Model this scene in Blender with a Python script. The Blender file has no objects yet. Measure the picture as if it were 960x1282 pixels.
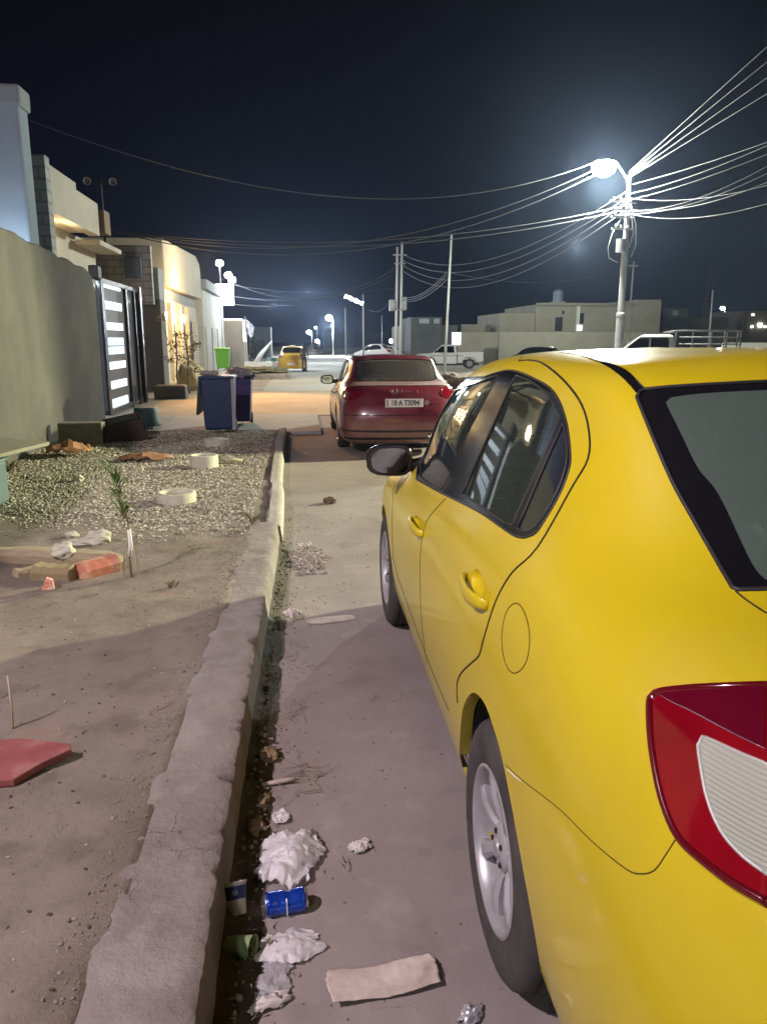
import bpy, bmesh, math, random
import numpy as np
from mathutils import Vector, Matrix, noise
from mathutils.geometry import delaunay_2d_cdt
R = math.radians
random.seed(7); rng = np.random.default_rng(7)
scene = bpy.context.scene
COL = scene.collection

# ------------------------------------------------------------------ camera, sky, lights, exposure
FPX, PW, PH = 963.0, 960.0, 1282.0
CAM = np.array([0.0, 0.0, 1.6])
PITCH, YAW = R(12.642), R(6.073)
cam = bpy.data.cameras.new('camera'); cam_o = bpy.data.objects.new('camera', cam); COL.objects.link(cam_o)
cam.sensor_fit = 'VERTICAL'; cam.sensor_height = 34.6; cam.lens = 34.6*FPX/PH
cam.clip_start = .05; cam.clip_end = 3000
cam_o.location = CAM; cam_o.rotation_euler = (R(90)-PITCH, 0, -YAW)
scene.camera = cam_o

world = bpy.data.worlds.new("World"); scene.world = world; world.use_nodes = True
nt = world.node_tree; nt.nodes.clear()
wo = nt.nodes.new('ShaderNodeOutputWorld'); bg = nt.nodes.new('ShaderNodeBackground')
tc = nt.nodes.new('ShaderNodeTexCoord'); sx = nt.nodes.new('ShaderNodeSeparateXYZ'); cr = nt.nodes.new('ShaderNodeValToRGB')
nt.links.new(tc.outputs['Generated'], sx.inputs[0]); nt.links.new(sx.outputs['Z'], cr.inputs[0])
e = cr.color_ramp.elements
e[0].position = 0.0; e[0].color = (.0125, .0185, .033, 1)
e[1].position = .6; e[1].color = (.0070, .0050, .0090, 1)
k = e.new(.16); k.color = (.0085, .0115, .0250, 1)
k = e.new(.34); k.color = (.0065, .0065, .0135, 1)
bg.inputs['Strength'].default_value = .12
nt.links.new(cr.outputs[0], bg.inputs[0]); nt.links.new(bg.outputs[0], wo.inputs[0])

vs = scene.view_settings
vs.view_transform = 'Standard'; vs.look = 'None'; vs.gamma = 1; vs.exposure = 1.7
scene.render.engine = 'CYCLES'

def lamp(name, loc, power, color, size=.15, kind='POINT', target=None, angle=80, blend=.6):
    l = bpy.data.lights.new(name, kind); l.energy = power; l.color = color; l.shadow_soft_size = size
    if kind == 'SPOT': l.spot_size = R(angle); l.spot_blend = blend
    o = bpy.data.objects.new(name, l); COL.objects.link(o); o.location = loc
    if target is not None:
        o.rotation_euler = (Vector(target)-Vector(loc)).to_track_quat('-Z', 'Y').to_euler()
    return o
LAMP_G = (10.75, 28.0, 7.5)          # the street lamp seen in the photograph
lamp('street_light', (LAMP_G[0], LAMP_G[1]-.1, LAMP_G[2]-.55), 2800, (.94, 1.0, .86), .22)
lamp('side_yard_light', (10.8, 12.3, 3.7), 5200, (1.0, .97, .62), .10, 'SPOT', (-2.2, 7.0, 0), 52, .5)   # lamp of the house on the right, outside the frame
LAMP_P = (-4.1, -.3, 5.6)              # lamp on the house wall to the left, outside the frame
lamp('wall_light', LAMP_P, 740, (1.0, .80, .87), .10)
lamp('corner_light', (-3.0, -6.5, 6.0), 230, (.95, .93, .98), .3)

# ------------------------------------------------------------------ projection helpers (where a photo point stands at a known depth)
_f = np.array([math.sin(YAW)*math.cos(PITCH), math.cos(YAW)*math.cos(PITCH), -math.sin(PITCH)])
_r = np.array([math.cos(YAW), -math.sin(YAW), 0.0]); _u = np.cross(_r, _f)
def ray(x, y): return _f + (x-PW/2)/FPX*_r - (y-PH/2)/FPX*_u
def at(x, y, Y):
    d = ray(x, y); return Vector(CAM + d*(Y/d[1]))
def atx(x, y, X):
    d = ray(x, y); return Vector(CAM + d*(X/d[0]))
def gnd(x, y, z=0.0):
    d = ray(x, y); return Vector(CAM + d*((z-CAM[2])/d[2]))
def terrain(Y): return -max(0, min(.7, (Y-30)*.02))

# ------------------------------------------------------------------ materials
MATS = {}
def mat(name, col, rough=.8, col2=None, scale=6.0, bump=0.0, bscale=None, metal=0.0, coat=0.0, spec=.5, emit=None, estr=0, alpha=None, detail=4, mixlo=.35, mixhi=.65, stretch=None, sss=0):
    if name in MATS: return MATS[name]
    m = bpy.data.materials.new(name); m.use_nodes = True; n = m.node_tree.nodes; L = m.node_tree.links
    b = n['Principled BSDF']
    b.inputs['Base Color'].default_value = (*col, 1); b.inputs['Roughness'].default_value = rough
    b.inputs['Metallic'].default_value = metal; b.inputs['Coat Weight'].default_value = coat
    b.inputs['Coat Roughness'].default_value = .06
    b.inputs['Specular IOR Level'].default_value = spec
    if emit: b.inputs['Emission Color'].default_value = (*emit, 1); b.inputs['Emission Strength'].default_value = estr
    t = n.new('ShaderNodeTexCoord'); src = t.outputs['Object']
    if stretch:
        mp = n.new('ShaderNodeMapping'); mp.inputs['Scale'].default_value = stretch; L.new(src, mp.inputs[0]); src = mp.outputs[0]
    if col2 is not None:
        z = n.new('ShaderNodeTexNoise'); z.inputs['Scale'].default_value = scale; z.inputs['Detail'].default_value = detail; z.inputs['Roughness'].default_value = .62
        L.new(src, z.inputs['Vector'])
        r = n.new('ShaderNodeValToRGB'); r.color_ramp.elements[0].position = mixlo; r.color_ramp.elements[1].position = mixhi
        r.color_ramp.elements[0].color = (*col, 1); r.color_ramp.elements[1].color = (*col2, 1)
        L.new(z.outputs['Fac'], r.inputs[0]); L.new(r.outputs[0], b.inputs['Base Color'])
    if bump:
        z2 = n.new('ShaderNodeTexNoise'); z2.inputs['Scale'].default_value = bscale or scale*4; z2.inputs['Detail'].default_value = 8; z2.inputs['Roughness'].default_value = .7
        L.new(src, z2.inputs['Vector'])
        bm = n.new('ShaderNodeBump'); bm.inputs['Strength'].default_value = 1; bm.inputs['Distance'].default_value = bump
        L.new(z2.outputs['Fac'], bm.inputs['Height']); L.new(bm.outputs[0], b.inputs['Normal'])
    MATS[name] = m; return m
def layer(m, col, scale, lo, hi, detail=5, dist=0, amt=1.0, seed=0.0):
    """one more blotch layer over a material's base colour"""
    n = m.node_tree.nodes; L = m.node_tree.links; b = n['Principled BSDF']
    t = n.new('ShaderNodeTexCoord'); mp = n.new('ShaderNodeMapping'); mp.inputs['Location'].default_value = (seed, seed*1.7, 0); L.new(t.outputs['Object'], mp.inputs[0])
    z = n.new('ShaderNodeTexNoise'); z.inputs['Scale'].default_value = scale; z.inputs['Detail'].default_value = detail; z.inputs['Distortion'].default_value = dist
    L.new(mp.outputs[0], z.inputs['Vector'])
    r = n.new('ShaderNodeValToRGB'); r.color_ramp.elements[0].position = lo; r.color_ramp.elements[1].position = hi
    r.color_ramp.elements[0].color = (0, 0, 0, 1); r.color_ramp.elements[1].color = (amt, amt, amt, 1); L.new(z.outputs['Fac'], r.inputs[0])
    mx = n.new('ShaderNodeMix'); mx.data_type = 'RGBA'; L.new(r.outputs[0], mx.inputs['Factor'])
    lk = b.inputs['Base Color'].links
    if lk: L.new(lk[0].from_socket, mx.inputs[6])
    else: mx.inputs[6].default_value = b.inputs['Base Color'].default_value
    mx.inputs[7].default_value = (*col, 1); L.new(mx.outputs[2], b.inputs['Base Color'])
    return m
def glassmat(name, tint, rough=.02, boost=1.0, haze=.07, dust=(.25, .36, .30)):
    m = bpy.data.materials.new(name); m.use_nodes = True; n = m.node_tree.nodes; L = m.node_tree.links
    n.remove(n['Principled BSDF']); out = n['Material Output']
    tr = n.new('ShaderNodeBsdfTransparent'); tr.inputs[0].default_value = (*tint, 1)
    gl = n.new('ShaderNodeBsdfGlossy'); gl.inputs['Roughness'].default_value = rough
    df = n.new('ShaderNodeBsdfDiffuse'); df.inputs[0].default_value = (*dust, 1)
    m1 = n.new('ShaderNodeMixShader'); m1.inputs[0].default_value = haze; L.new(tr.outputs[0], m1.inputs[1]); L.new(df.outputs[0], m1.inputs[2])
    fr = n.new('ShaderNodeFresnel'); fr.inputs[0].default_value = 1.5*boost
    mx = n.new('ShaderNodeMixShader'); L.new(fr.outputs[0], mx.inputs[0]); L.new(m1.outputs[0], mx.inputs[1]); L.new(gl.outputs[0], mx.inputs[2]); L.new(mx.outputs[0], out.inputs[0])
    MATS[name] = m; return m
def emis(name, col, s): return mat(name, (.8, .8, .8), .5, emit=col, estr=s)
def brickmat(name, c1, c2, mortar, w, h, msize=.02, bump=.01):
    m = bpy.data.materials.new(name); m.use_nodes = True; n = m.node_tree.nodes; L = m.node_tree.links; b = n['Principled BSDF']; b.inputs['Roughness'].default_value = .9
    t = n.new('ShaderNodeTexCoord'); s = n.new('ShaderNodeSeparateXYZ'); c = n.new('ShaderNodeCombineXYZ'); a = n.new('ShaderNodeMath'); a.operation = 'ADD'
    L.new(t.outputs['Object'], s.inputs[0]); L.new(s.outputs[0], a.inputs[0]); L.new(s.outputs[1], a.inputs[1]); L.new(a.outputs[0], c.inputs[0]); L.new(s.outputs[2], c.inputs[1])
    k = n.new('ShaderNodeTexBrick'); k.inputs['Scale'].default_value = 1; k.inputs['Brick Width'].default_value = w; k.inputs['Row Height'].default_value = h; k.inputs['Mortar Size'].default_value = msize
    k.inputs['Color1'].default_value = (*c1, 1); k.inputs['Color2'].default_value = (*c2, 1); k.inputs['Mortar'].default_value = (*mortar, 1); L.new(c.outputs[0], k.inputs[0])
    L.new(k.outputs[0], b.inputs['Base Color']); bm = n.new('ShaderNodeBump'); bm.inputs['Distance'].default_value = bump; bm.invert = True; L.new(k.outputs[1], bm.inputs['Height']); L.new(bm.outputs[0], b.inputs['Normal'])
    MATS[name] = m; return m

M_yellow = mat('taxi_paint', (.57, .465, .008), .40, (.52, .42, .010), 2.2, coat=.55, spec=.5, mixlo=.3, mixhi=.7)
layer(M_yellow, (.50, .42, .14), 3.0, .55, .80, amt=.22, seed=3)
M_red = mat('dark_red_paint', (.12, .008, .024), .35, (.14, .018, .035), 3, coat=.8)
layer(M_red, (.28, .22, .23), 5.0, .45, .8, amt=.15, seed=9)
M_blacktrim = mat('black_trim', (.008, .008, .010), .12, spec=.4)
M_rubber = mat('tyre_rubber', (.030, .029, .029), .82, (.06, .055, .05), 9, bump=.0012, bscale=120)
M_gap2 = mat('fine_gap', (.06, .045, .004), .9)
M_glass3 = glassmat('dusty_screen_glass', (.42, .44, .45), boost=1.0, haze=.16, dust=(.36, .34, .35))
M_gap = mat('panel_gap', (.006, .005, .003), .9)
M_alloy = mat('alloy_rim', (.42, .43, .45), .38, (.30, .30, .31), 7, metal=.35)
M_dark = mat('dark_plastic', (.018, .018, .02), .55)
M_lining = mat('car_lining', (.26, .27, .25), .9)
M_seat = mat('seat_cloth', (.16, .175, .165), .95, (.22, .235, .22), 12)
M_cream = mat('shelf_cream', (.50, .50, .46), .8, (.4, .4, .37), 8)
M_glass = glassmat('car_glass', (.46, .56, .52), boost=1.12)
M_glass2 = glassmat('screen_glass', (.52, .66, .58), boost=1.0, haze=.28)  # greenish diffuse veil brightens the screen in place of light through the car
M_privacy = mat('dark_glass', (.008, .009, .013), .06, coat=1)
M_lampred = mat('lamp_red', (.24, .004, .010), .12, (.17, .002, .008), 6, coat=1)
M_lamptop = mat('lamp_dark_red', (.10, .003, .014), .07, coat=1)
M_chrome = mat('chrome', (.7, .7, .72), .15, metal=1)
M_mirror = mat('mirror_glass', (.75, .8, .82), .03, metal=1)
M_concrete = mat('kerb_concrete', (.205, .180, .168), .95, (.29, .262, .245), 2.4, bump=.010, bscale=26)
layer(M_concrete, (.13, .105, .09), 5.0, .48, .80, amt=.75, seed=4)
layer(M_concrete, (.36, .33, .31), 11.0, .55, .78, amt=.5, seed=7)
def cracks(m, scale, width, col, mask_lo=.5, depth=.004):
    n = m.node_tree.nodes; L = m.node_tree.links; b = n['Principled BSDF']; t = n.new('ShaderNodeTexCoord')
    w = n.new('ShaderNodeTexNoise'); w.inputs['Scale'].default_value = scale*2.5; w.inputs['Detail'].default_value = 5; L.new(t.outputs['Object'], w.inputs['Vector'])
    ad = n.new('ShaderNodeMix'); ad.data_type = 'RGBA'; ad.blend_type = 'LINEAR_LIGHT'; ad.inputs['Factor'].default_value = .22/scale; L.new(t.outputs['Object'], ad.inputs[6]); L.new(w.outputs['Color'], ad.inputs[7])
    v = n.new('ShaderNodeTexVoronoi'); v.feature = 'DISTANCE_TO_EDGE'; v.inputs['Scale'].default_value = scale; L.new(ad.outputs[2], v.inputs['Vector'])
    r = n.new('ShaderNodeMapRange'); r.inputs[1].default_value = 0; r.inputs[2].default_value = width; r.inputs[3].default_value = 1; r.inputs[4].default_value = 0; L.new(v.outputs['Distance'], r.inputs[0])
    z = n.new('ShaderNodeTexNoise'); z.inputs['Scale'].default_value = scale*.8; L.new(t.outputs['Object'], z.inputs['Vector'])
    q = n.new('ShaderNodeMapRange'); q.inputs[1].default_value = mask_lo; q.inputs[2].default_value = mask_lo+.06; L.new(z.outputs['Fac'], q.inputs[0])
    mu = n.new('ShaderNodeMath'); mu.operation = 'MULTIPLY'; L.new(r.outputs[0], mu.inputs[0]); L.new(q.outputs[0], mu.inputs[1])
    mx = n.new('ShaderNodeMix'); mx.data_type = 'RGBA'; L.new(mu.outputs[0], mx.inputs['Factor']); L.new(b.inputs['Base Color'].links[0].from_socket, mx.inputs[6]); mx.inputs[7].default_value = (*col, 1); L.new(mx.outputs[2], b.inputs['Base Color'])
    bm = n.new('ShaderNodeBump'); bm.invert = True; bm.inputs['Distance'].default_value = depth; L.new(mu.outputs[0], bm.inputs['Height'])
    if b.inputs['Normal'].links: L.new(b.inputs['Normal'].links[0].from_socket, bm.inputs['Normal'])
    L.new(bm.outputs[0], b.inputs['Normal'])
cracks(M_concrete, 4.5, .010, (.12, .10, .09), .60, .002)
M_steel = mat('galvanised_steel', (.36, .37, .38), .5, (.26, .26, .27), 4, metal=.35)
M_white = mat('white_paint', (.72, .73, .74), .35, coat=.5)

# ------------------------------------------------------------------ mesh helpers
class MB:
    def __init__(s): s.v = []; s.f = []
    def add(s, vs, fs):
        n = len(s.v); s.v += [tuple(v) for v in vs]; s.f += [tuple(i+n for i in f) for f in fs]; return s
    def box(s, c, d, rz=0.0, tilt=None):
        hx, hy, hz = d[0]/2, d[1]/2, d[2]/2
        pts = [Vector((x, y, z)) for x in (-hx, hx) for y in (-hy, hy) for z in (-hz, hz)]
        m = Matrix.Rotation(rz, 3, 'Z')
        if tilt: m = m @ Matrix.Rotation(tilt[0], 3, 'X') @ Matrix.Rotation(tilt[1], 3, 'Y')
        c = Vector(c); return s.add([c+m@p for p in pts], [(0, 1, 3, 2), (4, 6, 7, 5), (0, 4, 5, 1), (2, 3, 7, 6), (0, 2, 6, 4), (1, 5, 7, 3)])
    def tube(s, pts, r, n=8, cap=True):
        pts = [Vector(p) for p in pts]; rs = r if isinstance(r, (list, tuple)) else [r]*len(pts)
        vs = []; up = Vector((0, 0, 1)); m = len(pts); prev = None
        for i, p in enumerate(pts):
            t = (pts[min(i+1, m-1)]-pts[max(i-1, 0)]).normalized()
            if prev is None: a = t.cross(up if abs(t.z) < .95 else Vector((1, 0, 0))).normalized()
            else: a = (prev - t*prev.dot(t)).normalized()
            prev = a; b = t.cross(a)
            vs += [p+(a*math.cos(2*math.pi*k/n)+b*math.sin(2*math.pi*k/n))*rs[i] for k in range(n)]
        fs = [(i*n+k, i*n+(k+1) % n, (i+1)*n+(k+1) % n, (i+1)*n+k) for i in range(m-1) for k in range(n)]
        if cap: fs += [tuple(range(n))[::-1], tuple((m-1)*n+k for k in range(n))]
        return s.add(vs, fs)
    def cyl(s, a, b, r, r2=None, n=20): return s.tube([a, b], [r, r if r2 is None else r2], n)
    def lathe(s, prof, n=32, c=(0, 0, 0), axis='Z', close=False):
        vs = []
        for (r, h) in prof:
            for k in range(n):
                a = 2*math.pi*k/n; x, y = r*math.cos(a), r*math.sin(a)
                p = (x, y, h) if axis == 'Z' else ((h, x, y) if axis == 'X' else (x, h, y))
                vs.append((p[0]+c[0], p[1]+c[1], p[2]+c[2]))
        m = len(prof); rg = m if close else m-1
        return s.add(vs, [(i*n+k, i*n+(k+1) % n, ((i+1) % m)*n+(k+1) % n, ((i+1) % m)*n+k) for i in range(rg) for k in range(n)])
    def prism(s, poly, a, b, axis='X'):
        """polygon extruded from a to b along an axis; poly is in the other two axes"""
        def P(p, h): return {'X': (h, p[0], p[1]), 'Y': (p[0], h, p[1]), 'Z': (p[0], p[1], h)}[axis]
        n = len(poly)
        return s.add([P(p, a) for p in poly]+[P(p, b) for p in poly], [tuple(range(n)), tuple(range(n, 2*n))[::-1]]+[(i, i+n, (i+1) % n+n, (i+1) % n) for i in range(n)])
    def build(s, name, m, parent=None, loc=None, smooth=False, bevel=0, local=True, sub=0, flat_angle=None):
        me = bpy.data.meshes.new(name); vs = s.v
        if loc is not None and not local: vs = [(v[0]-loc[0], v[1]-loc[1], v[2]-loc[2]) for v in vs]
        me.from_pydata(vs, [], s.f); me.update()
        bm = bmesh.new(); bm.from_mesh(me); bmesh.ops.recalc_face_normals(bm, faces=bm.faces); bm.to_mesh(me); bm.free()
        o = bpy.data.objects.new(name, me); COL.objects.link(o)
        if loc is not None: o.location = loc
        if parent: o.parent = parent
        if m: me.materials.append(m)
        if smooth:
            me.shade_smooth()
            if flat_angle: me.set_sharp_from_angle(angle=R(flat_angle))
        if bevel:
            md = o.modifiers.new('bevel', 'BEVEL'); md.width = bevel; md.segments = 2; md.limit_method = 'ANGLE'
        if sub:
            md = o.modifiers.new('subdivision', 'SUBSURF'); md.levels = md.render_levels = sub
        return o
def tag(o, label=None, cat=None, group=None, kind=None):
    if label: o['label'] = label
    if cat: o['category'] = cat
    if group: o['group'] = group
    if kind: o['kind'] = kind
    return o
def root(name, loc, label, cat, group=None, rz=0.0):
    o = bpy.data.objects.new(name, None); COL.objects.link(o); o.location = loc; o.rotation_euler = (0, 0, rz); o.empty_display_size = .1
    return tag(o, label, cat, group)
def copy_tree(o, loc, rz=None, label=None, group=None):
    c = o.copy(); COL.objects.link(c); c.location = loc
    if rz is not None: c.rotation_euler = (0, 0, rz)
    tag(c, label, None, group)
    for ch in o.children:
        d = ch.copy(); COL.objects.link(d); d.parent = c
        for g in ch.children:
            h = g.copy(); COL.objects.link(h); h.parent = d
    return c
def nz(x, y, z=0.0, s=1.0): return noise.noise(Vector((x*s, y*s, z*s)))
def fbm(x, y, s=1.0, o=4): return noise.fractal(Vector((x*s, y*s, .37)), 1.0, 2.0, o)

# ------------------------------------------------------------------ the ground
def grid(name, xs, ys, zf, m, kind='structure'):
    vs = [(x, y, zf(x, y)) for y in ys for x in xs]; n = len(xs)
    fs = [(j*n+i, j*n+i+1, (j+1)*n+i+1, (j+1)*n+i) for j in range(len(ys)-1) for i in range(n-1)]
    b = MB().add(vs, fs); o = b.build(name, m, smooth=True); tag(o, kind=kind); return o
M_ground = mat('dusty_ground', (.25, .22, .185), .95, (.34, .30, .26), .35, bump=.02, bscale=9)
layer(M_ground, (.16, .14, .12), 1.3, .55, .75, amt=.5, seed=2)
def frange(a, b, st):
    n = max(1, int(round((b-a)/st))); return [a+(b-a)*i/n for i in range(n+1)]
xs = frange(-220, -30, 30)+frange(-24, 40, 2)+frange(60, 300, 40)
ys = frange(-40, -5, 7)+frange(-4, 24, 1)+frange(26, 90, 2)+frange(100, 700, 60)
grid('ground', xs, ys, lambda x, y: terrain(y)-.004, M_ground)

M_road = mat('dirty_road', (.205, .176, .168), .93, (.262, .230, .218), 1.1, bump=.003, bscale=35, mixlo=.3, mixhi=.7)
layer(M_road, (.11, .09, .08), 3.5, .58, .75, amt=.5, seed=5)
layer(M_road, (.33, .30, .28), 7.0, .55, .80, amt=.5, seed=8)
layer(M_road, (.12, .10, .095), .9, .50, .72, amt=.5, seed=12)
cracks(M_road, 1.1, .004, (.10, .085, .08), .60, .001)
def road_z(x, y): return .006+.010*nz(x, y, 0, .6)+.005*nz(x, y, 2, 2.5)+.002*nz(x, y, 5, 9)
grid('road', frange(-.35, 2.4, .04)+frange(2.8, 9, .6), frange(-2, 6.5, .05)+frange(6.7, 14.2, .15), road_z, M_road)
M_road2 = mat('far_road', (.33, .315, .28), .9, (.40, .385, .35), .5, bump=.01, bscale=12)
grid('street', frange(-1.2, 9, .6), frange(24, 90, 1.5), lambda x, y: terrain(y)+.003, M_road2)

M_soil = mat('planter_soil', (.165, .140, .110), .97, (.235, .20, .165), 2.2, bump=.012, bscale=28)
layer(M_soil, (.11, .090, .070), 5.5, .52, .68, amt=.6, seed=1)
layer(M_soil, (.27, .155, .115), 2.6, .60, .72, amt=.5, seed=6)
KX = lambda y: -.245+.05*math.exp(-((y-6)/2.5)**2)+(-.02 if y > 8 else 0)        # road edge of the kerb
KW = lambda y: .33-.015*min(y, 6)
def soil_z(x, y):
    inn = KX(y)-KW(y); d = inn-x
    z = .166+.012*fbm(x, y, .7)+.010*fbm(x, y, 3.0)+.006*fbm(x, y, 11)
    z += .018*math.exp(-(max(0, d)/.12)**2)*max(0, min(1, (6.2-y)/.5))
    t = max(0, min(1, (6.1-y+.25*nz(x, 0, 0, 1.3)-.28*max(0, -x-.6))/.6)); z -= .0*t; z -= .020*max(0, min(1, (y-5.7)/.7))
    z -= .02*max(0, min(1, (y-5.9)/.3))
    if d < -.07 and y < 6.05: z = min(z, .10)
    z += .0
    return z
grid('soil_bed', frange(-4.2, -2.2, .1)+frange(-2.15, -.3, .03), frange(-1.5, 8, .04)+frange(8.1, 13.1, .1), soil_z, M_soil)

# kerb: cast concrete with a broken edge
def kerb(y0, y1, step, name, label, top, ragged, shift=0.0, wf=1.0):
    b = MB(); vs = []; prof = None; ny = int((y1-y0)/step)
    for j in range(ny+1):
        y = y0+(y1-y0)*j/ny; x1 = KX(y)+shift; w = KW(y)*wf
        q = nz(3.1, y, 0, 2.2)*.5+nz(9, y, 0, 9)*.5
        q2 = nz(0, y, 7, 5)+.5*nz(0, y, 3, 19); chip = ragged*(.022*max(0, min(1, (q2-.28)/.06)) + .016*max(0, nz(0, y, 7, 27)-.1) + .005*abs(nz(0, y, 7, 70)))
        zt = top+.007*nz(0, y, 0, .8)+.002*nz(1, y, 0, 6)
        qi = nz(7.7, y, 0, 1.2)*.5+nz(2.2, y, 3, 7)*.35+nz(4, y, 1, 25)*.15
        row = [(x1+.004+.006*nz(5, y, 1, 8), -.02), (x1+.004*nz(5, y, 0, 6), zt*.35), (x1-.012-chip*.5+.004*nz(2, y, 0, 14), zt*.74), (x1-.012-chip, zt-.010), (x1-.026-chip*1.1, zt)]
        for k in range(1, 7):
            x = x1-.05-(w-.07)*k/7; row.append((x, zt+.005*fbm(x, y, 4)+.002*nz(x, y, 0, 40)))
        row += [(x1-w+.03+.06*qi, zt-.004), (x1-w+.01+.07*qi, zt-.05), (x1-w+.07*qi, -.02)]
        vs += [(x, y, z) for x, z in row]; m = len(row)
    fs = [(j*m+i, j*m+i+1, (j+1)*m+i+1, (j+1)*m+i) for j in range(ny) for i in range(m-1)]+[tuple(range(m)), tuple(ny*m+i for i in range(m))[::-1]]
    loc = (0, y0, 0); b.add(vs, fs); o = b.build(name, M_concrete, loc=loc, local=False, smooth=True, flat_angle=50)
    return tag(o, label, 'kerb')
kerb(-1.5, 6.02, .02, 'kerb', 'wide crumbling concrete kerb with a broken edge in the foreground', .185, 1.6)
M_kerb2 = mat('pale_kerb', (.30, .28, .25), .95, (.38, .36, .33), 4, bump=.004, bscale=30)
k2 = kerb(6.04, 13.1, .04, 'kerb', 'lower straight kerb along the gravel, running on towards the bins', .150, .35, .02, .62)
k2.data.materials[0] = M_kerb2

# dark wet dirt in the gutter: a low heap of silt along the kerb foot
M_silt = mat('gutter_silt', (.035, .026, .015), .85, (.075, .058, .038), 9, bump=.01, bscale=40)
b = MB(); vs = []; YS = frange(-.5, 5.9, .03); NX = 12
for y in YS:
    w = .15+.05*nz(2, y, 0, 1.5)+.03*nz(2, y, 4, 7)-.012*y
    for i in range(NX+1):
        t = i/NX; x = KX(y)+.0+t*max(.04, w); z = road_z(x, y)+.035*(1-t)**1.3+.012*fbm(x, y, 14)*(1-t)-.006*t
        vs.append((x, y, z))
fs = [(j*(NX+1)+i, j*(NX+1)+i+1, (j+1)*(NX+1)+i+1, (j+1)*(NX+1)+i) for j in range(len(YS)-1) for i in range(NX)]
tag(b.add(vs, fs).build('gutter_dirt', M_silt, smooth=True), 'dark dirt collected in the gutter along the kerb', 'dirt', kind='stuff')

# driveway slabs between planter and red car
M_slab = brickmat('slab_paving', (.34, .35, .34), (.30, .31, .30), (.17, .165, .155), 1.6, 1.4, .03)
def slabs(name, x0, x1, y0, y1, z, label):
    b = MB(); nx = max(1, round((x1-x0)/1.3)); ny = max(1, round((y1-y0)/1.4))
    for i in range(nx):
        for j in range(ny):
            xa, xb = x0+(x1-x0)*i/nx, x0+(x1-x0)*(i+1)/nx; ya, yb = y0+(y1-y0)*j/ny, y0+(y1-y0)*(j+1)/ny
            b.box(((xa+xb)/2, (ya+yb)/2, z/2+random.uniform(-.006, .006)), (xb-xa-.03, yb-ya-.03, z))
    return tag(b.build(name, M_slabc, bevel=.008), kind='structure')
M_slabc = mat('slab_concrete', (.30, .31, .30), .9, (.37, .38, .37), 2.5, bump=.003, bscale=30)
slabs('driveway_paving', -4.1, .35, 13.25, 16.6, .06, '')
M_sand = mat('sandy_ground', (.34, .27, .18), .95, (.42, .34, .23), .9, bump=.015, bscale=10)
grid('sandy_ground', frange(-3.6, 6, .5), frange(16.7, 25, .5), lambda x, y: .004+.02*nz(x, y, 0, .5)**2, M_sand)

# gravel: loose crushed stone in the bed
def stones(n, region, smin, smax, zf, name, m, dens=None):
    ico = np.array([(0, 0, 1), (.894, 0, .447), (.276, .851, .447), (-.724, .526, .447), (-.724, -.526, .447), (.276, -.851, .447), (.724, .526, -.447), (-.276, .851, -.447), (-.894, 0, -.447), (-.276, -.851, -.447), (.724, -.526, -.447), (0, 0, -1)])
    fc = np.array([(0, 1, 2), (0, 2, 3), (0, 3, 4), (0, 4, 5), (0, 5, 1), (1, 6, 2), (2, 6, 7), (2, 7, 3), (3, 7, 8), (3, 8, 4), (4, 8, 9), (4, 9, 5), (5, 9, 10), (5, 10, 1), (1, 10, 6), (6, 11, 7), (7, 11, 8), (8, 11, 9), (9, 11, 10), (10, 11, 6)])
    V = []; F = []; c = 0
    x0, x1, y0, y1 = region
    while c < n:
        x = random.uniform(x0, x1); y = random.uniform(y0, y1)
        if dens and random.random() > dens(x, y): continue
        s = random.uniform(smin, smax)*random.uniform(.6, 1); a = random.uniform(0, 6.28)
        sc = np.array([s*random.uniform(.7, 1.3), s*random.uniform(.7, 1.2), s*random.uniform(.45, .85)])
        v = ico*(1+rng.uniform(-.22, .22, (12, 1)))*sc; ca, sa = math.cos(a), math.sin(a)
        v = np.stack([v[:, 0]*ca-v[:, 1]*sa+x, v[:, 0]*sa+v[:, 1]*ca+y, v[:, 2]+zf(x, y)+s*.25], 1)
        V.append(v); F.append(fc+12*c); c += 1
    me = bpy.data.meshes.new(name); me.from_pydata(np.concatenate(V).tolist(), [], np.concatenate(F).tolist()); me.materials.append(m)
    o = bpy.data.objects.new(name, me); COL.objects.link(o); return o
M_gravel = mat('gravel_stone', (.40, .39, .33), .9); M_gravel.node_tree.nodes
_n = M_gravel.node_tree.nodes; _L = M_gravel.node_tree.links
g_ = _n.new('ShaderNodeNewGeometry'); r_ = _n.new('ShaderNodeValToRGB')
r_.color_ramp.elements[0].color = (.22, .21, .16, 1); r_.color_ramp.elements[1].color = (.66, .64, .54, 1); q_ = r_.color_ramp.elements.new(.6); q_.color = (.36, .345, .27, 1)
_L.new(g_.outputs['Random Per Island'], r_.inputs[0]); _L.new(r_.outputs[0], _n['Principled BSDF'].inputs['Base Color'])
def gd(x, y):
    edge = 6.0+.55*max(0, -x-1.0)+.3*nz(x, 0, 0, 2); return 0 if y < edge-.5 or x > -.44 else min(1, (y-edge+.5)/1.0)*(1.0 if y < 9 else .55)
tag(stones(30000, (-4.0, -.42, 5.5, 13.0), .007, .018, soil_z, 'gravel', M_gravel, gd), 'pale crushed gravel spread over the planting bed', 'gravel', kind='stuff')
M_crumb = mat('soil_crumb', (.12, .095, .075), .95, (.20, .165, .13), 4)
tag(stones(700, (-2.4, -.5, .8, 6.4), .002, .009, soil_z, 'soil_crumbs', M_crumb), 'crumbs of soil and grit on the bare bed', 'soil crumbs', kind='stuff')
def rd(x, y): return math.exp(-max(0, x-KX(y)-.05)/.22)*.9+.012
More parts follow.
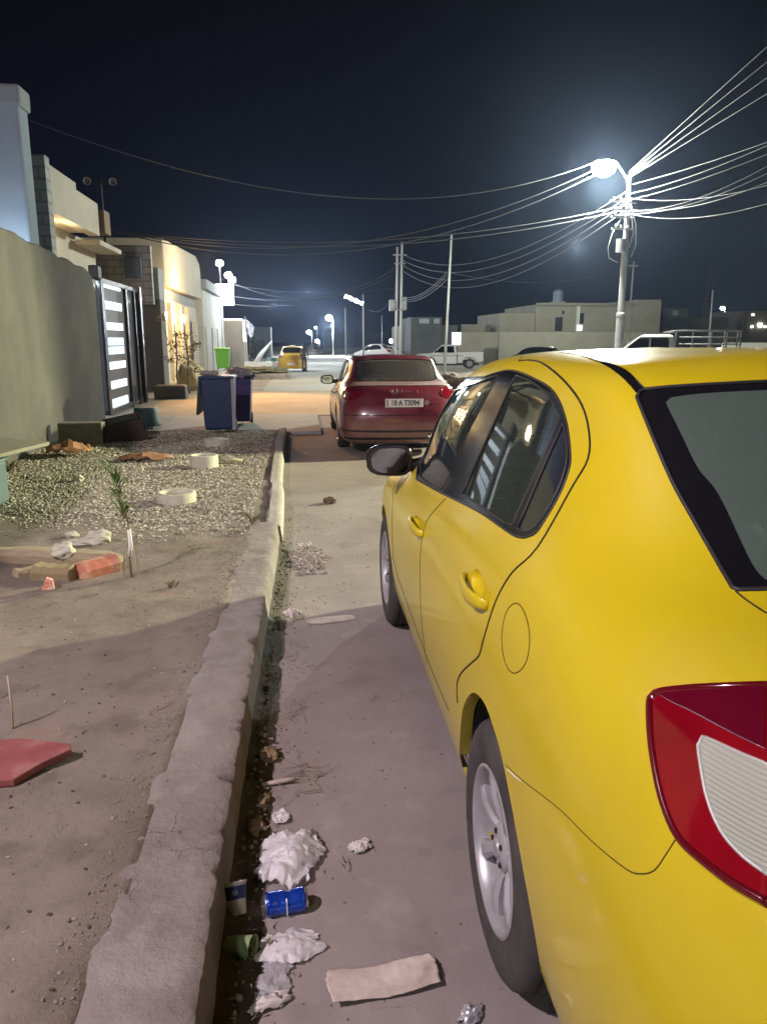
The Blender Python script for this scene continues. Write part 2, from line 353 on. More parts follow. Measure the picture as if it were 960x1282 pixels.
tag(stones(900, (-.2, .9, 1.2, 7.5), .0015, .007, road_z, 'grit', M_crumb, rd), 'loose grit swept along the gutter and road', 'grit', kind='stuff')
tag(stones(420, (-.14, .18, 5.15, 5.85), .012, .03, road_z, 'rubble_heap', mat('rubble', (.22, .19, .17), .95, (.35, .32, .3), 5), lambda x, y: math.exp(-((x-.02)/.09)**2-((y-5.5)/.2)**2)), 'small heap of crushed rubble where the kerb height changes', 'rubble', kind='stuff')

def kedge(x, y): return math.exp(-((x-(KX(y)-KW(y)-.0))/.05)**2)
tag(stones(900, (-.75, -.3, 1.0, 6.2), .0015, .008, lambda x, y: max(soil_z(x, y), .165), 'mortar_crumbs', M_concrete, kedge), 'broken concrete crumbs along the inner edge of the kerb', 'crumbs', kind='stuff')
def gedge(x, y): return math.exp(-((x-KX(y)-.03)/.035)**2)
tag(stones(220, (-.3, -.05, 1.2, 6.0), .003, .015, lambda x, y: road_z(x, y)+.02, 'kerb_rubble', M_concrete, gedge), 'lumps broken off the kerb lying in the gutter', 'rubble', kind='stuff')

# dry leaves and straw blown into the gutter
rr = random.Random(77); b = MB()
for k in range(420):
    y = rr.uniform(.9, 5.7); x = KX(y)+.03+abs(rr.gauss(0, .07)); z = road_z(x, y)+.02+rr.random()*.012
    a = rr.uniform(0, 6.28); l = rr.uniform(.008, .026); w_ = l*rr.uniform(.12, .5); d = Vector((math.cos(a), math.sin(a), rr.uniform(-.2, .5))); s = Vector((-math.sin(a), math.cos(a), rr.uniform(-.4, .4)))*w_/2; c = Vector((x, y, z))
    b.add([c, c+d*l*.5+s+Vector((0, 0, .004)), c+d*l, c+d*l*.5-s+Vector((0, 0, .004))], [(0, 1, 2, 3)])
tag(b.build('leaf_litter', mat('leaf_litter', (.13, .095, .06), .9, (.26, .21, .15), 60)), 'dry leaf and straw scraps blown along the gutter', 'leaf litter', kind='stuff')

# ------------------------------------------------------------------ cars
def inv(PP, s, z, u0=None):
    """surface parameters of a point seen square from the side"""
    best = None
    U, V = np.meshgrid(np.arange(3, 12, .1), np.arange(.3, 10.5, .1), indexing='ij'); p = surf(PP, U, V)
    k = np.argmin((p[..., 0]-s)**2+(p[..., 2]-z)**2); u, v = U.ravel()[k], V.ravel()[k]
    for _ in range(8):
        p, n, du, dv = surf(PP, np.array(u), np.array(v), True)
        J = np.array([[du[0], dv[0]], [du[2], dv[2]]])
        if abs(np.linalg.det(J)) < 1e-6: break
        st = np.linalg.solve(J, [s-p[0], z-p[2]]); u += float(np.clip(st[0], -.2, .2)); v += float(np.clip(st[1], -.2, .2))
    return (u, v)
def circ(PP, s, z, r, a0=-60, a1=240, n=26):
    pts = [inv(PP, s+r*math.cos(R(a)), z+r*math.sin(R(a))) for a in np.linspace(a0, a1, n)]
    return [(pts[0][0], -.3)]+pts+[(pts[-1][0], -.3)]
def inside(poly, P):
    poly = np.array(poly); x, y = P[:, 0], P[:, 1]; c = np.zeros(len(P), bool); j = len(poly)-1
    for i in range(len(poly)):
        xi, yi = poly[i]; xj, yj = poly[j]
        m = ((yi > y) != (yj > y)) & (x < (xj-xi)*(y-yi)/(yj-yi+1e-12)+xi); c ^= m; j = i
    return c
def cut_regions(PP, regions, step):
    nu, nv = PP.shape[0]-3, PP.shape[1]-3
    gu, gv = np.meshgrid(np.linspace(0, nu, int(nu/step)+1), np.linspace(0, nv, int(nv/step)+1), indexing='ij')
    gu = gu.ravel(); gv = gv.ravel()
    pts = []; edges = []
    for name, poly in regions:
        P = [(min(max(a, 0), nu), min(max(b, 0), nv)) for a, b in poly]; n0 = len(pts); pts += P
        edges += [(n0+i, n0+(i+1) % len(P)) for i in range(len(P))]
    C_ = np.array(pts) if pts else np.zeros((0, 2))
    keep = np.ones(len(gu), bool)
    dens = []
    for a, b in edges:
        pa, pb = C_[a], C_[b]; n = max(1, int(np.hypot(*(pb-pa))/(step*.5)))
        dens += [pa+(pb-pa)*t/n for t in range(n+1)]
    if dens:
        dens = np.array(dens)
        for i in range(0, len(gu), 2000):
            d = np.abs(gu[i:i+2000, None]-dens[None, :, 0])+np.abs(gv[i:i+2000, None]-dens[None, :, 1])
            keep[i:i+2000] = d.min(1) > step*.35
    border = (gu == 0) | (gu == nu) | (gv == 0) | (gv == nv); keep |= border
    allp = [Vector(p) for p in pts]+[Vector((a, b)) for a, b in zip(gu[keep], gv[keep])]
    vo, eo, fo, *_ = delaunay_2d_cdt(allp, edges, [], 0, 1e-5)
    uv = np.array([tuple(v) for v in vo]); F = np.array([tuple(f) for f in fo if len(f) == 3])
    cen = uv[F].mean(1); lab = np.full(len(F), -1)
    for k, (name, poly) in enumerate(regions): lab[inside(poly, cen)] = k
    return uv, F, lab
def to_xyz(PP, uv, off=0.0):
    p, n, _, _ = surf(PP, uv[:, 0], uv[:, 1], True)
    X = np.stack([-p[:, 1], p[:, 0], p[:, 2]], 1); N = np.stack([n[:, 1], -n[:, 0], -n[:, 2]], 1)
    return X+N*off, N
def patch(name, PP, uv, F, m, parent, off=0.0, both='join', side=0):
    """surface patch -> mesh; both = 'join' mirrors into one mesh; side picks left (0) or right (1)"""
    used = np.unique(F); mp = -np.ones(len(uv), int); mp[used] = np.arange(len(used)); f = mp[F]
    X, N = to_xyz(PP, uv[used], off)
    g = np.cross(X[f[:, 1]]-X[f[:, 0]], X[f[:, 2]]-X[f[:, 0]]); fl = (g*N[f].mean(1)).sum(1) < 0
    f[fl] = f[fl][:, ::-1]
    ar = np.linalg.norm(g, axis=1); f = f[ar > 1e-9]
    X2, N2, f2 = X*[-1, 1, 1], N*[-1, 1, 1], f[:, ::-1]
    if both == 'join': X, N, f = np.concatenate([X, X2]), np.concatenate([N, N2]), np.concatenate([f, f2+len(used)])
    elif side == 1: X, N, f = X2, N2, f2
    me = bpy.data.meshes.new(name); me.from_pydata(X.tolist(), [], f.tolist()); me.shade_smooth()
    me.normals_split_custom_set_from_vertices([tuple(v) for v in N])
    me.materials.append(m); o = bpy.data.objects.new(name, me); COL.objects.link(o); o.parent = parent; return o
def curve3(PP, uv, off=0.0, mirror=False):
    X, N = to_xyz(PP, np.array(uv, float), off)
    if mirror: X = X*[-1, 1, 1]
    return [Vector(p) for p in X]
def skirt(mb, PP, uv, o0, o1, mirror=False):
    a = curve3(PP, uv, o0, mirror); c = curve3(PP, uv, o1, mirror); n = len(a)
    mb.add(a+c, [(i, (i+1) % n, n+(i+1) % n, n+i) for i in range(n)])

def wheel(parent, s, w, z, r, side, rimr=.205, detail=True, rim_mat=None):
    """tyre with rim; the outer face looks to -X (side=-1) or +X"""
    n = 48 if detail else 24; t = MB(); W = .195; o = side
    X = o*w
    prof = [(rimr-.004, -.010), (rimr+.010, -.002), (rimr+.035, .002), (r-.045, .001), (r-.022, -.006), (r-.008, -.018), (r-.001, -.034)]
    if detail:
        for k in range(4):
            h = -.045-k*.034; prof += [(r, h), (r-.007, h-.002), (r-.007, h-.008), (r, h-.010)]
    prof += [(r-.001, -(W-.03)), (r-.02, -(W-.01)), (rimr+.02, -W), (rimr-.004, -W+.01)]
    t.lathe([(a, X+o*h) for a, h in prof], n, (0, s, z), 'X', close=True)
    ty = t.build('tyre', M_rubber, parent, smooth=True, flat_angle=40)
    b = MB(); b.lathe([(rimr+.004, X-o*.004), (rimr-.004, X-o*.001), (rimr-.014, X-o*.010), (rimr-.020, X-o*.035), (rimr-.024, X-o*.15), (.05, X-o*.15)], n, (0, s, z), 'X')
    K = 7
    for k in range(K):
        a = 2*math.pi*k/K+.25
        vs = []; prof2 = [(.045, .017, .040), (.085, .016, .024), (.13, .020, .014), (.17, .025, .014), (rimr-.012, .033, .018)]
        for (rr, hw, dp) in prof2:
            for sg in (-1, -.45, .45, 1):
                d = dp + (.010 if abs(sg) == 1 else 0)
                y, zz = rr*math.cos(a)-sg*hw*math.sin(a), rr*math.sin(a)+sg*hw*math.cos(a); vs.append((X-o*d, s+y, z+zz))
            for sg in (1, -1):
                y, zz = rr*math.cos(a)-sg*hw*.8*math.sin(a), rr*math.sin(a)+sg*hw*.8*math.cos(a); vs.append((X-o*(dp+.04), s+y, z+zz))
        m = 6; b.add(vs, [(i*m+j, i*m+(j+1) % m, (i+1)*m+(j+1) % m, (i+1)*m+j) for i in range(4) for j in range(m)])
    b.lathe([(0, X-o*.014), (.022, X-o*.014), (.026, X-o*.020), (.050, X-o*.022), (.060, X-o*.03), (.062, X-o*.06)], 24, (0, s, z), 'X')
    rm = b.build('rim', rim_mat or M_alloy, parent, smooth=True, flat_angle=35); rm.parent = ty
    if detail:
        for k in range(5):
            h = MB(); a = 2*math.pi*k/5; h.cyl((X-o*.016, s+.043*math.cos(a), z+.043*math.sin(a)), (X-o*.03, s+.043*math.cos(a), z+.043*math.sin(a)), .007, n=8); h.build('wheel_nut', M_dark, ty)
        d = MB().lathe([(0, X-o*.10), (.198, X-o*.10), (.198, X-o*.115), (0, X-o*.115)], 24, (0, s, z), 'X').build('dark_backing_disc', M_dark, ty)  # dark disc added behind the spokes so the gaps look shaded
    return ty

def lofted(parts):
    """box with superellipse rings: list of (centre, half_x, half_y) up z"""
    b = MB(); n = 20; vs = []
    for (c, hx, hy, p) in parts:
        for k in range(n):
            a = 2*math.pi*k/n; ca, sa = math.cos(a), math.sin(a)
            vs.append((c[0]+hx*math.copysign(abs(ca)**(2/p), ca), c[1]+hy*math.copysign(abs(sa)**(2/p), sa), c[2]))
    m = len(parts); b.add(vs, [(i*n+k, i*n+(k+1) % n, (i+1)*n+(k+1) % n, (i+1)*n+k) for i in range(m-1) for k in range(n)]+[tuple(range(n))[::-1], tuple((m-1)*n+k for k in range(n))])
    return b
def seats(t, zs=1.0, front=True, rear=True):
    def seat(x, y, w, nm, lean=.22):
        b = MB()
        b.box((x, y, .40*zs), (w, .5, .14), tilt=(.08, 0))
        o = b.build(nm, M_seat, t, bevel=.04)
        c = MB(); c.add(*_slab(x, y-.22, .45*zs, w*.95, .58*zs, .12, lean)); bk = c.build('seat_back', M_seat, o, bevel=.04)
    def _slab(x, y, z, w, h, th, lean):
        vs = []
        for k, (dz, dy) in enumerate(((0, 0), (h, -lean))):
            f = 1 if k == 0 else .82
            vs += [(x-w/2*f, y+dy-th/2, z+dz), (x+w/2*f, y+dy-th/2, z+dz), (x+w/2*f, y+dy+th/2, z+dz), (x-w/2*f, y+dy+th/2, z+dz)]
        return vs, [(0, 1, 2, 3), (4, 7, 6, 5), (0, 4, 5, 1), (1, 5, 6, 2), (2, 6, 7, 3), (3, 7, 4, 0)]
    if rear: seat(0, 1.45, 1.25, 'rear_seat')
    if front:
        for x in (-.38, .38): seat(x, 2.35, .5, 'front_seat')
    for x, y in ([(-.38, .99), (.38, .99)] if rear else [])+([(-.38, 1.88), (.38, 1.88)] if front else []):
        b = lofted([((x, y, 1.02*zs), .10, .03, 2.6), ((x, y-.005, 1.05*zs), .13, .05, 3), ((x, y-.02, 1.16*zs), .125, .05, 3), ((x, y-.025, 1.19*zs), .09, .03, 2.6)])
        b.cyl((x-.05, y+.01, .9*zs), (x-.05, y, 1.05*zs), .006, n=6); b.cyl((x+.05, y+.01, .9*zs), (x+.05, y, 1.05*zs), .006, n=6)
        b.build('headrest', M_seat, t, smooth=True)

def make_car(t, net, feats, paint, step, detail=True, regs=None, wheels=(1.05, 3.55), arch=None, wheel_r=.325, wheel_w=.872, gaps=(), lamp_m=None, interior=True, zs=1.0, only=None):
    PP = pad_net(net)
    if arch is None: arch = circ(PP, wheels[0]+.03, .31*zs, .385, n=26 if detail else 14)
    farch = circ(PP, wheels[1], .31*zs, .375, n=26 if detail else 14)
    T_ = feats; reg = [('arch', arch), ('arch', farch)]
    for k in (regs or ['side_trim', 'front_glass', 'rear_glass_side', 'quarter_glass', 'rear_screen', 'rear_clear', 'roof_strip', 'lamp', 'lamp_clear', 'lamp_top', 'cup_rear', 'cup_front', 'windscreen']):
        if k in T_: reg.append((k, T_[k]))
    names = [n for n, _ in reg]
    uv, F, lab = cut_regions(PP, reg, step)
    L = lambda *ks: F[np.isin(lab, [i for i, n in enumerate(names) if n in ks])]
    body = patch('body', PP, uv, F[lab == -1], paint, t)
    if detail and interior:
        g = F[lab == -1]; patch('inner_lining', PP, uv, g[(uv[g][:, :, 1].mean(1) > .8)], M_lining, t, off=-.022)
    two = ((0, False), (1, True))
    for sd, mir in two:
        if len(L('side_trim')): patch('window_trim', PP, uv, L('side_trim'), M_blacktrim, t, off=.0015, both='', side=sd)
        if len(L('front_glass')): patch('front_door_glass', PP, uv, L('front_glass'), M_glass if detail else M_privacy, t, off=-.003, both='', side=sd)
        if len(L('rear_glass_side')): patch('rear_door_glass', PP, uv, L('rear_glass_side'), M_glass if detail else M_privacy, t, off=-.003, both='', side=sd)
        if len(L('quarter_glass')): patch('quarter_glass', PP, uv, L('quarter_glass'), M_privacy, t, off=-.002, both='', side=sd)
        if len(L('lamp')):
            lp = patch('tail_lamp', PP, uv, L('lamp', 'lamp_top', 'lamp_clear') if not detail else L('lamp'), lamp_m or M_lampred, t, off=.005, both='', side=sd)
            if detail:
                s = MB(); skirt(s, PP, T_['lamp'], .005, -.02, mir); s.build('lamp_edge', M_dark, lp)
                if len(L('lamp_top')): patch('lamp_upper_lens', PP, uv, L('lamp_top'), M_lamptop, lp, off=.007, both='', side=sd)
                if len(L('lamp_clear')):
                    patch('lamp_clear_lens', PP, uv, L('lamp_clear'), M_lens, lp, off=.006, both='', side=sd)
                    s = MB(); c = curve3(PP, T_['lamp_clear'], .006, mir); s.tube(c+[c[0]], .003, 6); s.build('lens_rim', M_lensrim, lp, smooth=True)
                s = MB(); c = curve3(PP, T_['lamp'], .003, mir); s.tube(c+[c[0]], .0075, 6); s.build('lamp_border', M_lampborder, lp, smooth=True)
                for rk in ('lamp_crease',):  # pale pink line painted as the highlight along the lamp crease
                    if 'lamp_top' in T_: s = MB(); c = curve3(PP, T_[rk], .0065, mir); n_ = len(c); s.tube(c, [(.0012 if rk == 'lamp_crease' else .0038)*math.sin(math.pi*(.12+.76*i/(n_-1))) for i in range(n_)], 8); s.build('crease_glint', M_glint, lp, smooth=True)
        if detail:
            for k in ('front_glass', 'rear_glass_side', 'quarter_glass', 'side_trim'):
                if k in T_: s = MB(); c = curve3(PP, T_[k], .0, mir); s.tube(c+[c[0]], .0035, 6); s.build('window_seal', M_dark, t, smooth=True)
    if len(L('rear_screen')):
        patch('rear_screen_frit', PP, uv, L('rear_screen'), M_blacktrim if detail else M_privacy, t, off=-.001)
        patch('rear_screen', PP, uv, L('rear_clear'), M_glass2 if detail else M_privacy, t, off=-.001)
    if len(L('windscreen')): patch('windscreen', PP, uv, L('windscreen'), M_glass if detail else M_privacy, t, off=-.001)
    if detail:
        for mir in (False, True):
            s = MB(); c = curve3(PP, [p for p in T_['rear_screen'] if p[0] > 0], .001, mir); s.tube(c, .005, 6); s.build('screen_seal', M_dark, t, smooth=True)
        if len(L('roof_strip')): [patch('roof_strip', PP, uv, L('roof_strip'), M_blacktrim, t, off=-.004, both='', side=q) for q in (0, 1)]
        for k in gaps:
            for mir in (False, True):
                s = MB(); c = curve3(PP, T_[k], -.0006, mir); s.tube(c, .0014 if 'bumper' in k else (.0034 if k == 'gap_rear_door' else .0022), 6); s.build('panel_gap', M_gap2 if 'bumper' in k else M_gap, t, smooth=True)
    # wheel arches: rolled edge and dark liner; wheels
    hw = .86
    for sg in (-1, 1):
        for ws in wheels:
            li = MB()
            ar_ = [(ws+.40*math.cos(R(a)), .32*zs+.40*math.sin(R(a))) for a in range(-18, 199, 9)]; m_ = len(ar_)
            li.add([(sg*(hw-.03), y, z) for y, z in ar_]+[(sg*.52, y, z) for y, z in ar_], [(i, i+1, m_+i+1, m_+i) for i in range(m_-1)]+[tuple(range(m_, 2*m_))])
            li.build('wheel_liner', M_dark, t)
        for ws in wheels: wheel(t, ws, wheel_w, wheel_r, wheel_r, sg, detail=detail, rimr=.205*wheel_r/.325)
    if detail:
        for mir in (False, True):
            for a in (arch, farch):
                s = MB()
                q = [p for p in a if p[1] > 0]
                x0 = curve3(PP, q, .0005, mir); x1 = curve3(PP, q, -.001, mir); n = len(q)
                sgn = -1 if not mir else 1
                inn = [Vector((p.x-sgn*.035, p.y, p.z)) for p in x1]
                s.add(x0+inn, [(i, i+1, n+i+1, n+i) for i in range(n-1)])
                s.build('arch_lip', paint, t, smooth=True)
    fl = MB(); fl.box((0, 2.05, .26*zs), (1.50, 3.95, .05)); fl.build('floor_pan', M_dark, t)
    return PP

# --- car body surface: bicubic B-spline over a control net (s = metres forward, w = half width, z = height)
def taxi_net():
    SL = [None]*5 + [.8, 1.3, 1.9, 2.5, 3.0, 3.5]
    def low(z, rear, w, front, zr=None, zf=None):
        # rear: 5 (s,w) pairs, front: 4 (s,w) pairs
        zr = z if zr is None else zr; zf = z if zf is None else zf
        r = [(s, ww, zr+(z-zr)*k/4) for k, (s, ww) in enumerate(rear)]
        r += [(SL[i], w[i-5], z) for i in range(5, 11)]
        r += [(s, ww, z+(zf-z)*(k+1)/4) for k, (s, ww) in enumerate(front)]
        return r
    N = []
    N.append(low(.20, [(-.02, 0), (0, .36), (.06, .62), (.22, .74), (.5, .78)], [.79]*6, [(3.95, .74), (4.12, .6), (4.24, .32), (4.26, 0)]))
    N.append(low(.24, [(-.11, 0), (-.09, .40), (-.02, .71), (.17, .82), (.5, .835)], [.835]*6, [(3.95, .80), (4.18, .68), (4.3, .38), (4.33, 0)]))
    N.append(low(.40, [(-.17, 0), (-.15, .42), (-.08, .75), (.14, .855), (.5, .868)], [.868, .862, .86, .86, .862, .868], [(3.97, .83), (4.22, .70), (4.34, .38), (4.37, 0)]))
    N.append(low(.60, [(-.18, 0), (-.16, .42), (-.09, .75), (.14, .855), (.5, .876)], [.88, .872, .868, .868, .872, .880], [(3.97, .86), (4.24, .73), (4.36, .38), (4.39, 0)]))
    N.append(low(.78, [(-.15, 0), (-.13, .41), (-.05, .73), (.17, .85), (.5, .872)], [.876, .870, .868, .868, .868, .872], [(3.97, .845), (4.2, .70), (4.28, .36), (4.3, 0)], zf=.74))
    N.append([(-.06, 0, .95), (-.04, .39, .95), (.04, .69, .95), (.24, .815, .95), (.52, .85, .95), (.82, .856, .95), (1.3, .856, .94), (1.9, .854, .93), (2.5, .85, .91), (3.0, .842, .90), (3.5, .835, .88), (3.93, .79, .84), (4.12, .6, .79), (4.23, .33, .78), (4.26, 0, .78)])
    N.append([(.04, 0, 1.13), (.05, .37, 1.13), (.12, .645, 1.125), (.32, .755, 1.09), (.58, .80, 1.06), (.9, .818, 1.06), (1.35, .822, 1.05), (1.9, .822, 1.03), (2.5, .815, 1.0), (3.0, .80, .97), (3.5, .75, .93), (3.9, .66, .87), (4.08, .5, .83), (4.18, .27, .82), (4.2, 0, .82)])
    N.append([(.53, 0, 1.15), (.54, .34, 1.15), (.57, .56, 1.15), (.68, .68, 1.145), (.84, .75, 1.13), (1.1, .785, 1.12), (1.45, .793, 1.10), (1.95, .793, 1.08), (2.5, .785, 1.05), (2.9, .76, 1.03), (3.15, .70, 1.02), (3.28, .58, 1.02), (3.38, .42, 1.03), (3.44, .22, 1.04), (3.46, 0, 1.04)])
    N.append([(.68, 0, 1.27), (.69, .33, 1.27), (.74, .555, 1.26), (.85, .645, 1.25), (1.0, .700, 1.25), (1.2, .725, 1.25), (1.5, .733, 1.25), (1.95, .735, 1.25), (2.42, .732, 1.25), (2.78, .722, 1.24), (2.99, .685, 1.23), (3.10, .56, 1.23), (3.18, .40, 1.235), (3.22, .2, 1.24), (3.24, 0, 1.24)])
    N.append([(.85, 0, 1.42), (.86, .325, 1.42), (.90, .55, 1.405), (1.0, .618, 1.40), (1.13, .648, 1.405), (1.3, .663, 1.41), (1.6, .67, 1.41), (1.95, .675, 1.42), (2.3, .673, 1.42), (2.58, .665, 1.41), (2.77, .635, 1.395), (2.87, .53, 1.395), (2.94, .38, 1.40), (2.98, .19, 1.405), (3.0, 0, 1.405)])
    N.append([(1.0, 0, 1.53), (1.01, .32, 1.527), (1.06, .54, 1.515), (1.13, .60, 1.515), (1.25, .62, 1.52), (1.4, .63, 1.53), (1.65, .637, 1.532), (1.9, .637, 1.535), (2.15, .632, 1.528), (2.37, .618, 1.513), (2.53, .585, 1.495), (2.6, .48, 1.50), (2.65, .34, 1.508), (2.68, .17, 1.515), (2.69, 0, 1.518)])
    N.append([(1.18, 0, 1.572), (1.19, .25, 1.57), (1.23, .43, 1.565), (1.29, .48, 1.565), (1.4, .50, 1.568), (1.5, .505, 1.57), (1.62, .51, 1.566), (1.8, .51, 1.568), (1.97, .505, 1.566), (2.12, .485, 1.56), (2.24, .44, 1.552), (2.3, .35, 1.552), (2.34, .24, 1.556), (2.36, .12, 1.56), (2.37, 0, 1.56)])
    N.append([(s, 0, 1.578) for s in (1.25, 1.26, 1.3, 1.38, 1.46, 1.53, 1.62, 1.72, 1.82, 1.9, 1.96, 2.0, 2.03, 2.05, 2.06)])
    return np.array(N, float).transpose(1, 0, 2)          # [col][row][3]

def pad_net(P):
    g0 = P[1] * [1, -1, 1]; g1 = P[-2] * [1, -1, 1]       # mirrored ghosts over the centre plane
    P = np.concatenate([g0[None], P, g1[None]], 0)
    b = 2*P[:, 0] - P[:, 1]; t = P[:, -2] * [1, -1, 1]
    return np.concatenate([b[:, None], P, t[:, None]], 1)

def bsp(t):
    return np.stack([(1-t)**3, 3*t**3-6*t**2+4, -3*t**3+3*t**2+3*t+1, t**3], -1)/6
def dbsp(t):
    return np.stack([-(1-t)**2, 3*t**2-4*t, -3*t**2+2*t+1, t**2], -1)/2
def surf(PP, u, v, want_normal=False):
    u = np.asarray(u, float); v = np.asarray(v, float)
    nu, nv = PP.shape[0]-3, PP.shape[1]-3
    iu = np.clip(np.floor(u), 0, nu-1).astype(int); iv = np.clip(np.floor(v), 0, nv-1).astype(int)
    a = np.arange(4)
    G = PP[iu[..., None, None]+a[:, None], iv[..., None, None]+a[None, :]]
    bu, bv = bsp(u-iu), bsp(v-iv)
    p = np.einsum('...i,...j,...ijk->...k', bu, bv, G)
    if not want_normal: return p
    du = np.einsum('...i,...j,...ijk->...k', dbsp(u-iu), bv, G)
    dv = np.einsum('...i,...j,...ijk->...k', bu, dbsp(v-iv), G)
    n = np.cross(du, dv)                                   # in (s, w, z)
    l = np.linalg.norm(n, axis=-1, keepdims=True); n = n/np.maximum(l, 1e-9)
    return p, n, du, dv

